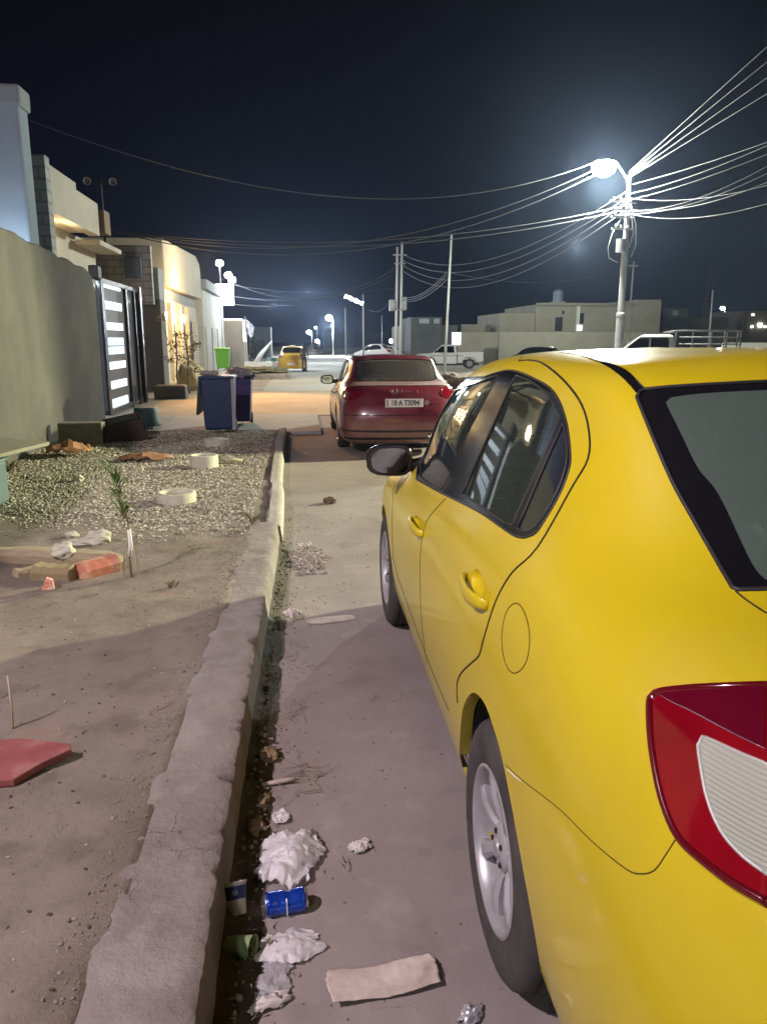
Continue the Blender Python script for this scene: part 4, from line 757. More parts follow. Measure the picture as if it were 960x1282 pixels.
# smeared chrome badge and script above the plate
b = MB()
def ribbon(pts, r): b.tube([Vector((x, -.052-.0*z, z)) for x, z in pts], r, 6)
ZB = .905
ribbon([(-.12+.055*math.cos(a), ZB+.028*math.sin(a)) for a in np.linspace(0, 6.28, 18)], .004)
ribbon([(-.155, ZB-.02), (-.135, ZB+.02)], .005); ribbon([(-.105, ZB-.02), (-.085, ZB+.02)], .005); ribbon([(-.145, ZB-.004), (-.097, ZB+.004)], .004)
b.build('boot_badge', M_chrome, red, smooth=True)
b = MB(); ribbon([(.02, ZB+.02), (.05, ZB-.01), (.07, ZB+.015), (.10, ZB-.01), (.13, ZB+.02)], .004); ribbon([(.21, ZB+.025), (.19, ZB), (.21, ZB-.025)], .004); ribbon([(-.02, ZB+.02), (-.01, ZB-.015)], .004)
b.build('boot_script', M_chrome, red, smooth=True)
b = MB(); b.tube([(-.10, .93, 1.07), (.04, 1.05, 1.20), (.08, 1.09, 1.25)], [.006, .010, .016], 8); b.build('screen_wiper', M_dark, red, smooth=True)
for sg in (-1, 1):
    b = lofted([((sg*.6, 4.1, .58), .15, .12, 2.4), ((sg*.6, 4.05, .70), .15, .14, 2.4)]); b.build('headlight', M_lens, red, smooth=True)

b = MB(); c = curve3(PT, TF['scrape'], .0004); b.tube(c, [.0004]+[.0022]*(len(c)-2)+[.0004], 5); b.build('paint_scrape', mat('scrape_white', (.55, .52, .42), .8), taxi, smooth=True)
for m_ in (M_yellow, M_red):
    n = m_.node_tree.nodes; L = m_.node_tree.links; b_ = n['Principled BSDF']; t_ = n.new('ShaderNodeTexCoord')
    z_ = n.new('ShaderNodeTexNoise'); z_.inputs['Scale'].default_value = 5; z_.inputs['Detail'].default_value = 9; z_.inputs['Roughness'].default_value = .75; L.new(t_.outputs['Object'], z_.inputs['Vector'])
    r_ = n.new('ShaderNodeMapRange'); r_.inputs[1].default_value = .35; r_.inputs[2].default_value = .7; r_.inputs[3].default_value = .03; r_.inputs[4].default_value = .22; L.new(z_.outputs['Fac'], r_.inputs[0]); L.new(r_.outputs[0], b_.inputs['Coat Roughness'])
    # road dust thrown up over the lower body
    s_ = n.new('ShaderNodeSeparateXYZ'); L.new(t_.outputs['Object'], s_.inputs[0]); q_ = n.new('ShaderNodeMapRange'); q_.inputs[1].default_value = .62; q_.inputs[2].default_value = .22; q_.inputs[3].default_value = 0; q_.inputs[4].default_value = .8; L.new(s_.outputs[2], q_.inputs[0])
    mu = n.new('ShaderNodeMath'); mu.operation = 'MULTIPLY'; L.new(q_.outputs[0], mu.inputs[0]); L.new(z_.outputs['Fac'], mu.inputs[1])
    mx = n.new('ShaderNodeMix'); mx.data_type = 'RGBA'; L.new(mu.outputs[0], mx.inputs['Factor']); L.new(b_.inputs['Base Color'].links[0].from_socket, mx.inputs[6]); mx.inputs[7].default_value = (.26, .22, .15, 1); L.new(mx.outputs[2], b_.inputs['Base Color'])

# ------------------------------------------------------------------ left side: yard wall, gate, houses
M_wall = mat('plaster_wall', (.072, .069, .058), .95, (.10, .095, .078), 1.4, bump=.008, bscale=18)
layer(M_wall, (.055, .053, .045), .8, .45, .75, amt=.7, seed=5)
WX = lambda y: -3.49-.055*(y-9.26)        # face of the yard wall
def wallseg(y0, y1, ztop, th=.22, rag=.0, z0=-.2):
    b = MB(); n = max(2, int((y1-y0)/.12)); vs = []
    for i in range(n+1):
        y = y0+(y1-y0)*i/n; x = WX(y)+.01*nz(0, y, 0, .9); zt = ztop(y)+rag*(nz(0, y, 3, 1.7)+.5*nz(0, y, 8, 6))
        rr = .06 if y < y1-.15 else .16
        vs += [(x, y, z0), (x, y, zt*.5), (x, y, zt-rr), (x-.03, y, zt-.015), (x-th/2, y, zt+.01), (x-th+.03, y, zt-.02), (x-th, y, zt-.06), (x-th, y, z0)]
    m = 8; b.add(vs, [(i*m+j, i*m+j+1, (i+1)*m+j+1, (i+1)*m+j) for i in range(n) for j in range(m-1)]+[tuple(range(m)), tuple(n*m+j for j in range(m))[::-1]]); return b
o = wallseg(2.0, 15.75, lambda y: 2.98-.02*(y-9) - .16*max(0, (y-15.2)/.5)**2, rag=.05).build('yard_wall', M_wall, loc=(-3.6, 9, 0), local=False, smooth=True, flat_angle=45)
tag(o, 'long rough plastered yard wall with an uneven top on the left edge', 'wall')

# gate: dark steel leaf with backlit milky panels
M_gate = mat('gate_steel', (.020, .020, .028), .35, coat=.3); M_gate2 = mat('gate_sheet', (.055, .052, .058), .55, (.07, .065, .07), 4)
M_panel = emis('backlit_panel', (.60, .80, 1.0), .38)
GX = -4.08
gate = root('driveway_gate', (GX, 18, 0), 'dark steel driveway gate with rows of glowing white slots beside the yard wall', 'gate')
def gl(b): return b
def gx(px, py): p = atx(px, py, GX); return p.y-18, p.z
y0, y1 = gx(131, 440)[0], gx(160, 440)[0]; y2 = gx(176, 440)[0]; y3 = gx(185, 440)[0]
zt = 2.80
b = MB(); b.box((0, y0, zt/2), (.12, .22, zt)); b.box((0, (y0+y2)/2, zt), (.10, y2-y0+.2, .10)); b.box((0, (y0+y2)/2, .08), (.08, y2-y0, .10)); b.box((0, y1+.10, zt/2), (.10, .16, zt)); b.build('gate_frame', M_gate, gate, bevel=.01)
MB().box((-.03, (y0+y1)/2+.05, zt/2), (.03, y1-y0, zt-.1)).build('gate_sheet', M_gate2, gate)
b = MB(); b.box((-.02, (y1+y2)/2, zt/2), (.05, y2-y1-.2, zt-.1)); b.box((.03, y2, zt/2+.05), (.14, .22, zt+.1)); b.box((.02, (y1+y2)/2+.2, zt/2), (.08, .08, zt)); b.build('gate_leaf', M_gate, gate, bevel=.01)
ya, yb = gx(136, 440)[0], gx(156, 440)[0]
for yc, h in ((359, .17), (384, .17), (409, .16), (457, .16), (481, .17), (504, .18)):
    z = gx(146, yc)[1]; MB().box((.0, (ya+yb)/2, z), (.03, yb-ya, h)).build('lit_slot', M_panel, gate)
z = gx(146, 433)[1]
for k in range(6):
    MB().box((.0, ya+(yb-ya)*(k+.5)/6, z), (.03, (yb-ya)/6*.50, .36)).build('lit_bar', M_panel, gate)
MB().box((.01, (ya+yb)/2, z), (.045, yb-ya, .025)).build('cross_bar', M_gate, gate)
MB().box((-.06, y0-.24, 1.40), (.02, .10, 2.6)).build('side_slot', M_panel, gate)
b = MB(); b.box((.02, y0-.35, 2.92), (.2, .28, .26)); b.build('gate_motor_box', M_dark, gate, bevel=.03)

# brick parapet, grey pillar and porch wall behind the gate
M_block = brickmat('grey_blocks', (.34, .36, .37), (.30, .32, .33), (.23, .24, .25), .42, .21, .025)
M_greyp = mat('grey_plaster', (.20, .22, .24), .9, (.25, .27, .29), 1.5, bump=.004)
b = MB(); b.box((-7.0, 25.6, 3.55), (5.0, .25, 1.75)); o = b.build('block_wall', M_block, loc=(-7.0, 25.6, 0), local=False); tag(o, 'pale concrete block parapet showing above the gate', 'wall')
# window opening frame hung on it
b = MB(); b.box((-5.03, 25.4, 3.75), (.5, .12, .62)); o = b.build('meter_box', mat('blue_grey_paint', (.07, .10, .16), .5), loc=(-5.03, 25.4, 3.44), local=False, bevel=.02); tag(o, 'small blue grey box high on the block parapet', 'box')
o = root('gate_pillar', (-4.5, 26.4, 0), 'dark grey plastered pillar between the gate and the lit house front', 'pillar')
MB().box((-.35, 0, 1.42), (.95, .9, 2.84)).build('pillar_shaft', mat('dark_plaster', (.10, .10, .10), .9, (.13, .125, .12), 2), o, bevel=.02)
MB().box((-.55, 0, 3.33), (1.35, .96, .98)).build('pillar_head', M_greyp, o, bevel=.02)

def house(name, label, loc): return root(name, loc, label, 'house')
# blue-lit tall wall of the nearest house
h1 = house('house', 'tall blue grey house wall rising behind the yard wall at the left edge', (-7.2, 15.0, 0))
M_bluew = mat('blue_grey_plaster', (.20, .26, .31), .9, (.24, .30, .35), 1.2, bump=.004)
b = MB(); b.box((.02, 0, 2.75), (5.1, .5, 5.5)); b.build('wall', M_bluew, h1, bevel=.05)
MB().box((.04, 0, 5.62), (5.16, .58, .34)).build('parapet', mat('parapet_grey', (.22, .26, .28), .9), h1, bevel=.05)
lamp('house_uplight', (-4.9, 13.9, 2.9), 26, (.75, .88, 1.0), .1)
# beige house with a cantilevered canopy
M_beige = mat('beige_plaster', (.36, .34, .29), .9, (.42, .40, .34), 1.0, bump=.003)
h2 = house('house', 'beige house with a lit cantilevered canopy over the yard wall', (-4.9, 20, 0))
MB().box((-2.35, .0, 2.1), (3.2, 6.8, 4.2)).build('wall', M_beige, h2)
b = MB(); b.prism([(-3.5, 4.12), (-3.5, 5.02), (-.95, 5.02), (-.95, 4.88), (.92, 4.88), (.92, 4.12)], -.25, 0, 'X'); b.build('canopy_fascia', M_beige, h2)
b = MB(); b.box((-1.6, -1.3, 4.25), (2.7, 4.4, .12)); b.build('canopy_soffit', mat('soffit_cream', (.48, .43, .33), .9), h2)
b = MB(); b.box((-.32, -3.42, 3.0), (.9, .3, 4.1)); b.build('end_pier', M_block, h2)
b = MB(); b.box((-.35, 2.3, 4.0), (.6, 2.4, .12)); b.build('ledge', M_beige, h2)
b = MB(); b.box((-.15, 1.4, 4.5), (.5, .6, .55)); b.build('roof_box', mat('brown_board', (.17, .12, .08), .8), h2)
lamp('canopy_light', (-5.25, 18.6, 3.55), 26, (1.0, .72, .38), .1)

# beige house with the lit front
M_h3 = mat('cream_stone', (.40, .37, .31), .9, (.46, .43, .36), .9, bump=.003)
h3 = house('house', 'cream box-shaped house whose lower front is lit by warm up-and-down wall lights', (-5.0, 31, 0))
b = MB(); b.prism([(0, 3.62), (0, 5.30), (9.6, 5.62), (10.9, 5.35), (11.2, 5.0), (11.2, 3.62)], -5, 0, 'X'); b.build('upper_storey', M_h3, h3, bevel=.04)
b = MB(); b.box((-2.6, 5.4, 3.35), (4.6, 10.6, .50)); b.build('recess_band', M_greyp, h3)
b = MB(); b.box((-2.75, 5.4, 1.4), (5.0, 10.6, 3.5)); b.build('lower_wall', M_h3, h3)
lamp('front_light', (-3.9, 33.5, 3.6), 160, (1.0, .62, .26), .1)
for k, yy in enumerate((-.3, 1.9, 4.3, 6.6)):
    b = MB(); b.box((-.20, yy, 1.45), (.22, .45, 3.2)); p = b.build('pilaster', mat('cream_pilaster', (.52, .45, .32), .85), h3)
    if k < 3:
        s = MB(); s.cyl((.0, yy, 2.35), (.0, yy, 2.62), .06); s.build('wall_light', emis('warm_lamp', (1.0, .72, .34), 30), h3)
        lamp('wall_light_up', (-4.93, 31+yy, 2.75), 9, (1.0, .68, .30), .03); lamp('wall_light_down', (-4.90, 31+yy, 2.15), 14, (1.0, .66, .28), .03)
MB().cyl((.03, -1.0, 3.72), (.03, -1.0, 3.84), .06).build('corner_light', emis('warm_lamp', (1.0, .72, .34), 30), h3)
MB().box((-.07, 8.6, 1.2), (.06, 1.6, 2.6)).build('garage_shutter', brickmat('shutter', (.42, .39, .32), (.40, .37, .30), (.25, .23, .2), 30, .12, .012), h3)
lamp('porch_light', (-3.8, 27.0, 4.4), 2000, (1.0, .50, .19), .25, 'SPOT', (-.2, 20.0, 0), 52, .9)

h4 = house('house', 'pale plain house front beyond the lit one, with the white floodlit sign on its corner', (-5.0, 43, 0))
b = MB(); b.box((-2.5, 5.6, 1.9), (4.9, 11.4, 4.6)); b.build('wall', mat('pale_plaster', (.40, .40, .36), .9, (.46, .46, .41), .8), h4, bevel=.03)
b = MB(); b.box((-2.3, 5.6, 4.45), (5.0, 11.5, .5)); b.build('parapet', mat('parapet_grey', (.22, .26, .28), .9), h4)
for yy in (1.5, 4.5, 7.5): MB().box((-.03, yy, .9), (.08, 1.8, 2.7)).build('shutter', mat('shutter_grey', (.34, .34, .31), .7), h4)
sg = root('lit_sign', (-4.6, 52, 0), 'blank white floodlit signboard on the corner of the pale house', 'sign')
p0 = at(271, 382, 52); p1 = at(292, 356, 52)
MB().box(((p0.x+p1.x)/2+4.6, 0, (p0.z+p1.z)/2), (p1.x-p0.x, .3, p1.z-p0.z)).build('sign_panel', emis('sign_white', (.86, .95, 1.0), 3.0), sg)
MB().box(((p0.x+p1.x)/2+4.6-.3, .3, 2.2), (.1, .1, 3.2)).build('sign_post', M_steel, sg)
M_lampw = emis('white_lamp', (.90, .96, 1.0), 60); M_lampb = emis('street_lamp_glow', (1.0, 1.0, .93), 220)
def roof_lamp(px, py, py2, Y, label):
    p = at(px, py, Y); q = at(px+1, py2, Y); r_ = root('floodlight', (p.x, Y, q.z), label, 'lamp', 'floodlights above the white sign')
    MB().cyl((0, 0, 0), (0, 0, p.z-q.z), .045, n=8).build('post', M_steel, r_)
    b = MB(); b.lathe([(0, .22), (.16, .17), (.23, .05), (.20, -.10), (0, -.18)], 16, (0, 0, p.z-q.z)); b.build('lamp_head', M_lampw, r_, smooth=True)
roof_lamp(275, 330, 357, 50, 'tallest floodlight above the white sign'); roof_lamp(286, 345, 358, 52, 'middle floodlight of the three above the white sign'); roof_lamp(291, 351, 358, 54, 'rightmost floodlight of the three above the white sign')
lamp('sign_flood', (-3.3, 51.2, 4.6), 350, (.85, .95, 1.0), .3)
lamp('sign_flood_far', (-2.0, 62, 4.2), 700, (.86, .95, 1.0), .3)

M_brownw = mat('brown_block', (.20, .17, .13), .9, (.25, .21, .16), 1)
h5 = house('house', 'small brown shop house edged with a string of lights', (-5.0, 56.6, 0))
q0 = at(285, 402, 57); q1 = at(304, 402, 57)
b = MB(); b.box((q1.x+5-2.2, 2.2, 1.1), (4.4, 4, 3.6)); b.build('wall', M_brownw, h5)
b = MB(); b.box((q1.x+5-.65, .16, 2.98), (1.3, .07, .09)); b.box((q1.x+5+.02, 1.5, 2.2), (.06, 2.4, 1.5)); b.build('string_lights', emis('warm_white_string', (1.0, .84, .62), 1.1), h5)
b = MB(); b.box((q1.x+5-1.6, .18, .3), (1.6, .06, 1.6)); b.build('shutter', mat('shutter_brown', (.15, .12, .09), .7), h5)
f = root('flag', (at(308, 430, 58).x, 58, 0), 'small dark and white flag hanging from a pole beside the string-lit shop', 'flag')
MB().cyl((0, 0, -.5), (0, 0, at(308, 396, 58).z), .03, n=8).build('flag_pole', M_steel, f)
b = MB(); vs = []
zt_ = at(308, 397, 58).z
for i in range(7):
    for j in range(5): vs.append((.02+.62*i/6*(1-.25*j/4), .06*math.sin(i*1.3+j), zt_-.1-.95*j/4-.5*i/6))
b.add(vs, [(i*5+j, i*5+j+1, (i+1)*5+j+1, (i+1)*5+j) for i in range(6) for j in range(4)]); b.build('flag_cloth', mat('flag_cloth', (.35, .38, .45), .8, (.05, .05, .08), 2.0, mixlo=.48, mixhi=.52), f, smooth=True)
h6 = house('house', 'low dim grey building in the far background left of the taxi', (at(312, 430, 100).x, 100, -.7))
w6 = at(339, 430, 100).x-at(312, 430, 100).x
MB().box((w6/2, 3, 1.9), (w6, 6, 3.9)).build('wall', mat('far_grey', (.11, .12, .13), .9), h6); MB().box((w6/2, -.05, 1.2), (1.2, .1, 2)).build('door', M_dark, h6)

# loudspeaker mast on the roof behind
ms = root('loudspeaker_mast', (at(131, 290, 30).x, 30, 3.6), 'dark roof mast carrying two pale loudspeaker horns', 'loudspeakers')
zz = at(131, 228, 30).z-3.6
b = MB(); b.cyl((0, 0, 0), (0, 0, zz+.1), .04, n=8); b.cyl((-.5, 0, zz-.05), (.5, 0, zz-.05), .03, n=8); b.build('mast', M_dark, ms)
for sx_, lab in ((-.44, 'horn'), (.44, 'horn')):
    b = MB(); b.lathe([(.03, .30), (.05, .12), (.10, 0), (.14, -.12), (.12, -.12), (.0, .10)], 18, (sx_, 0, zz), 'Y'); b.build('horn', mat('horn_grey', (.22, .22, .22), .6), ms, smooth=True)
MB().cyl((-.12, -.1, 1.05), (-.12, -.1, 1.2), .07, n=10).build('mast_light', emis('pink_lamp', (1, .8, .75), 1.2), ms)

# ------------------------------------------------------------------ bins, planter, plants on the left
def bin_(name, loc, w, d, h, m, label, rz=0, lid_open=False, grp=None, labm=None):
    t = root(name, loc, label, 'bin', grp, rz)
    b = MB(); vs = []
    for z, f in ((.06, .80), (.10, .84), (h*.86, .98), (h*.90, 1.0)):
        vs += [(-w/2*f, -d/2*f, z), (w/2*f, -d/2*f, z), (w/2*f, d/2*f, z), (-w/2*f, d/2*f, z)]
    b.add(vs, [(0, 3, 2, 1)]+[(i*4+k, i*4+(k+1) % 4, (i+1)*4+(k+1) % 4, (i+1)*4+k) for i in range(3) for k in range(4)]+[(12, 13, 14, 15)])
    b.box((0, 0, h*.905), (w*1.06, d*1.05, .045)); b.build('bin_body', m, t, bevel=.018)
    b = MB()
    if lid_open: b.box((-w*.56, .0, h*.62), (.035, d*1.02, h*.62), tilt=(0, .10))
    else: b.prism([(-d*.54, h*.93), (-d*.54, h*.97), (-d*.1, h*1.0), (d*.5, h*.99), (d*.5, h*.93)], -w*.53, w*.53, 'X')
    b.build('lid', m, t, bevel=.01)
    for sx_ in (-1, 1):
        b = MB(); b.lathe([(0, -.025), (.09, -.025), (.10, -.015), (.10, .015), (.09, .025), (0, .025)], 20, (sx_*w*.42, d*.42, .10), 'X'); b.build('wheel', M_rubber, t, smooth=True, flat_angle=40)
    b = MB(); b.cyl((-w*.4, d*.55, h*.90), (w*.4, d*.55, h*.90), .016, n=8); b.build('handle', M_dark, t)
    return t
M_navy = mat('navy_plastic', (.006, .022, .080), .45, (.010, .030, .10), 6)
M_purple = mat('violet_plastic', (.028, .018, .13), .5)
M_green = mat('green_plastic', (.08, .30, .03), .5)
pb = at(275, 500, 12.75)
bn = bin_('wheelie_bin', (pb.x, 12.72, .13), .52, .62, .98, M_navy, 'big navy wheelie bin at the end of the gravel bed with its lid thrown back', lid_open=True)
MB().box((.245, -.30, .47), (.05, .03, .80)).build('pale_edge', mat('worn_edge', (.30, .31, .38), .6), bn)
MB().box((-.12, .0, .955), (.30, .34, .07)).build('rubbish', mat('rubbish_white', (.42, .42, .4), .8, (.1, .1, .1), 18), bn, bevel=.02)
bin_('wheelie_bin', (at(301, 490, 14.6).x, 14.6, .06), .42, .5, .86, M_purple, 'smaller violet wheelie bin half hidden behind the navy one')
bin_('wheelie_bin', (at(280, 466, 33).x, 33, terrain(33)+.45), .58, .5, .88, M_green, 'bright green bin farther up the street by the houses')
# bag of rubbish hanging on the small bin
def blob(name, loc, rx, ry, rz_, m, label, cat, amp=.25, seed=0, fr=2.2, sub=4, parent=None, kindn=None):
    bm = bmesh.new(); bmesh.ops.create_icosphere(bm, subdivisions=sub, radius=1)
    for v in bm.verts:
        n = noise.noise(v.co*fr+Vector((seed, seed*2.1, 0))); n2 = abs(noise.noise(v.co*fr*2.7+Vector((seed+9, 0, 0)))); k = 1+amp*n-amp*.6*n2
        v.co = Vector((v.co.x*rx*k, v.co.y*ry*k, max(-.92*rz_, v.co.z*rz_*k)))
    me = bpy.data.meshes.new(name); bm.to_mesh(me); bm.free(); me.shade_smooth(); me.materials.append(m)
    o = bpy.data.objects.new(name, me); COL.objects.link(o); o.location = loc
    if parent: o.parent = parent; return o
    return tag(o, label, cat)
M_bagw = mat('plastic_bag_white', (.62, .61, .60), .45, (.52, .51, .50), 8, bump=.006, bscale=30)
M_bagd = mat('plastic_bag_grey', (.16, .16, .20), .5, (.3, .3, .34), 8, bump=.01, bscale=18)
blob('rubbish_bag', (at(301, 470, 14.55).x, 14.5, .98), .24, .2, .12, M_bagd, 'grey rubbish bag heaped on top of the violet bin', 'bag', .6, 3)
# grey trough with two thin ornamental trees and a lit rock
tr = root('planter_trough', (at(215, 500, 22).x, 22, 0), 'grey rectangular trough at the foot of the two thin trees', 'planter')
b = MB(); b.box((0, 0, .18), (.85, .5, .36)); b.build('trough', mat('trough_grey', (.08, .085, .09), .8), tr, bevel=.03); MB().box((0, 0, .365), (.75, .4, .02)).build('soil', M_soil, tr)
def leafy_tree(name, loc, h, label, clusters, m_leaf, lean=.1, seed=1, leaf=.09, per=70):
    t = root(name, loc, label, 'tree', 'thin ornamental trees by the lit house front'); rr = random.Random(seed)
    b = MB(); pts = [Vector((lean*(k/6)**2+.02*rr.uniform(-1, 1), .02*rr.uniform(-1, 1), h*k/6)) for k in range(7)]; b.tube(pts, [.032-.003*k for k in range(7)], 8)
    for (cx, cz, cr_) in clusters: b.tube([pts[3], Vector((cx*.6, 0, (pts[3].z+cz)/2)), Vector((cx, 0, cz))], [.014, .010, .006], 6)
    b.build('trunk', mat('thin_bark', (.12, .09, .05), .9, (.2, .16, .1), 20), t, smooth=True)
    L_ = MB()
    for (cx, cz, cr_) in clusters:
        for k in range(int(per*cr_/.3)):
            d = Vector((rr.gauss(0, 1), rr.gauss(0, 1), rr.gauss(0, .7))).normalized()*cr_*rr.uniform(.2, 1); c = Vector((cx, 0, cz))+d
            a = Vector((rr.uniform(-1, 1), rr.uniform(-1, 1), rr.uniform(-1, .1))).normalized(); s = a.cross(Vector((rr.uniform(-1, 1), rr.uniform(-1, 1), rr.uniform(-1, 1)))).normalized()
            l = leaf*rr.uniform(.7, 1.5); L_.add([c, c+a*l*.5+s*l*.2, c+a*l, c+a*l*.5-s*l*.2], [(0, 1, 2, 3)])
    L_.build('crown', m_leaf, t); return t
M_leafo = mat('olive_leaf', (.10, .085, .02), .7, (.15, .12, .03), 8)
p = at(224, 495, 24.5); leafy_tree('ornamental_tree', (p.x, 24.5, 0), 2.1, 'left thin ornamental tree with drooping leaf tufts before the lit house', [(-.42, 2.25, .20), (0, 1.45, .26), (.05, 1.75, .22), (-.22, 1.0, .18)], M_leafo, 0, 4)
p = at(238, 495, 24); leafy_tree('ornamental_tree', (p.x, 24, 0), 2.0, 'right thin ornamental tree with drooping leaf tufts beside the lit rock', [(0, 1.75, .26), (.28, 1.5, .18), (-.12, 1.1, .28), (.1, 1.35, .2), (.25, .75, .15)], M_leafo, -.05, 9)
blob('lit_rock', (at(238, 488, 25.5).x+.05, 25.5, .42), .45, .5, .5, mat('pale_rock', (.52, .44, .26), .9, (.42, .35, .2), 4, bump=.02), 'rounded pale rock glowing in warm light behind the right thin tree', 'rock', .3, 5, 1.5)

# low hedge box, white counter, draped white sheet, dark shrub farther on
hb = root('hedge_planter', (at(323, 470, 36).x, 36, terrain(36)), 'low earth planter at the roadside with dry ground cover', 'planter')
MB().box((0, 0, .12), (3.0, 4.2, .3)).build('planter_wall', M_concrete, hb, bevel=.05)
blob('ground_cover', (0, 0, .30), 1.3, 1.9, .20, mat('dry_cover', (.09, .085, .04), .9, (.18, .16, .09), 5, bump=.05, bscale=12), '', '', .5, 2, 3, 5, hb)
wc = root('counter', (at(324, 459, 44).x, 44, terrain(44)), 'low white counter at the roadside in bright light', 'counter')
MB().box((0, 0, .42), (1.55, .5, .5)).build('counter_top', M_white, wc, bevel=.03); MB().box((0, .05, .1), (1.3, .4, .3)).build('counter_base', M_dark, wc)
ws = root('draped_sheet', (at(332, 450, 50).x, 50, terrain(50)), 'bright white sheet draped slantwise over a tall frame by the roadside', 'sheet')
b = MB(); vs = []
for i in range(12):
    for j in range(9):
        u_, v_ = i/11, j/8; x = .45-1.15*u_+.18*math.sin(v_*9+u_*4)*u_; z = 1.85*(1-u_)**.6+.1*math.sin(v_*7); y = -.3+.6*v_+.1*math.sin(u_*8)
        vs.append((x, y, max(.05, z)))
b.add(vs, [(i*9+j, i*9+j+1, (i+1)*9+j+1, (i+1)*9+j) for i in range(11) for j in range(8)]); b.build('sheet', M_white, ws, smooth=True)
b = MB(); b.cyl((.3, 0, 0), (.3, 0, 1.8), .03, n=6); b.cyl((-.5, .1, 0), (.3, 0, 1.2), .03, n=6); b.build('frame', M_steel, ws)
M_teal = mat('teal_plastic', (.10, .22, .24), .6, (.2, .34, .36), 3)
for k, (px, lab) in enumerate(((340, 'left pile of teal and white plastic crates behind the white sheet'), (350, 'right pile of teal and white plastic crates beside the far taxi'))):
    t = root('crate_pile', (at(px, 455, 52).x, 52, terrain(52)), lab, 'crates', 'crate piles by the far taxi')
    for j in range(3): MB().box((.05*(-1)**j, 0, .16+j*.3), (.62-.08*j, .45, .26), rz=.3*j).build('crate', M_teal if j != 1 else M_white, t, bevel=.02)
sh = root('dark_shrub', (at(318, 450, 54).x, 54, terrain(54)), 'narrow dark shrub next to the string-lit shop', 'shrub')
rr = random.Random(5); b = MB()
for k in range(600):
    z = rr.uniform(.2, 2.2); r0 = .42*(1-z/2.5)+.05; a = rr.uniform(0, 6.28); c = Vector((r0*math.cos(a)*rr.uniform(.4, 1), r0*math.sin(a), z)); d = Vector((rr.uniform(-1, 1), rr.uniform(-1, 1), rr.uniform(-.2, 1))).normalized()*.16; s = d.cross(Vector((rr.uniform(-1, 1), 0, 1))).normalized()*.05
    b.add([c, c+d*.5+s, c+d, c+d*.5-s], [(0, 1, 2, 3)])
b.build('foliage', mat('dark_leaf', (.02, .03, .015), .8), sh); MB().cyl((0, 0, 0), (0, 0, 1.6), .04, .02, 8).build('stem', MATS['thin_bark'], sh)

# far yellow taxi with a person standing beside it
def small_car(name, loc, rz, label, paint, zs=1.0, grp=None, white_top=False):
    t = root(name, loc, label, 'car', grp, rz); F_ = {k: RF[k] for k in ('side_trim', 'rear_screen', 'rear_clear', 'windscreen', 'lamp')}
    make_car(t, taxi_net()*np.array([1, 1, zs]), F_, paint, .34, detail=False, regs=['side_trim', 'rear_screen', 'rear_clear', 'lamp', 'windscreen'], zs=zs, wheel_w=.865); return t
p = at(367, 460, 49)
t2 = small_car('taxi', (p.x-.1, 49.5, terrain(50)), R(-2), 'small far-off yellow taxi seen from behind in the bright patch of street', mat('taxi_orange', (.55, .34, .04), .4, coat=.5))
MB().box((0, 1.9, 1.57), (.36, .14, .12)).build('roof_sign', M_white, t2, bevel=.03)
MB().box((0, -.17, .5), (.5, .02, .11)).build('number_plate', M_white, t2)

def person(loc, h, label, cloth, skin, rz=0):
    t = root('person', loc, label, 'person', rz=rz)
    J = [(0, 0, .52), (0, 0, .68), (0, .01, .80), (0, 0, .85), (0, -.005, .925),
         (.055, 0, .50), (.065, .01, .27), (.075, .02, .035), (.08, -.06, .02), (-.055, 0, .50), (-.06, -.02, .27), (-.075, .0, .035), (-.08, -.08, .02),
         (.115, 0, .81), (.14, .01, .65), (.145, -.05, .50), (.147, -.07, .45), (-.115, 0, .81), (-.14, .01, .65), (-.13, -.06, .50), (-.125, -.09, .45)]
    E_ = [(0, 1), (1, 2), (2, 3), (3, 4), (0, 5), (5, 6), (6, 7), (7, 8), (0, 9), (9, 10), (10, 11), (11, 12), (2, 13), (13, 14), (14, 15), (15, 16), (2, 17), (17, 18), (18, 19), (19, 20)]
    rad = [.085, .08, .085, .032, .058, .055, .037, .026, .02, .055, .037, .026, .02, .036, .028, .02, .018, .036, .028, .02, .018]
    me = bpy.data.meshes.new('body'); me.from_pydata([(x*h, y*h, z*h) for x, y, z in J], E_, []); o = bpy.data.objects.new('body', me); COL.objects.link(o); o.parent = t
    sk = o.modifiers.new('skin', 'SKIN'); sub = o.modifiers.new('sub', 'SUBSURF'); sub.levels = sub.render_levels = 2
    for v, r_ in zip(me.skin_vertices[0].data, rad): v.radius = (r_*h, r_*h*.85)
    me.skin_vertices[0].data[0].use_root = True
    me.materials.append(cloth)
    b = MB(); b.lathe([(0, .062*h), (.045*h, .045*h), (.056*h, .0), (.05*h, -.04*h)], 16, (0, .006*h, .945*h)); b.build('hair', M_dark, t, smooth=True)
    return t
person((at(381, 460, 48.5).x, 48.3, terrain(48)), 1.68, 'person in dark clothes standing at the back right corner of the far taxi', mat('dark_clothes', (.035, .035, .04), .9, (.06, .055, .05), 6), None, .3)

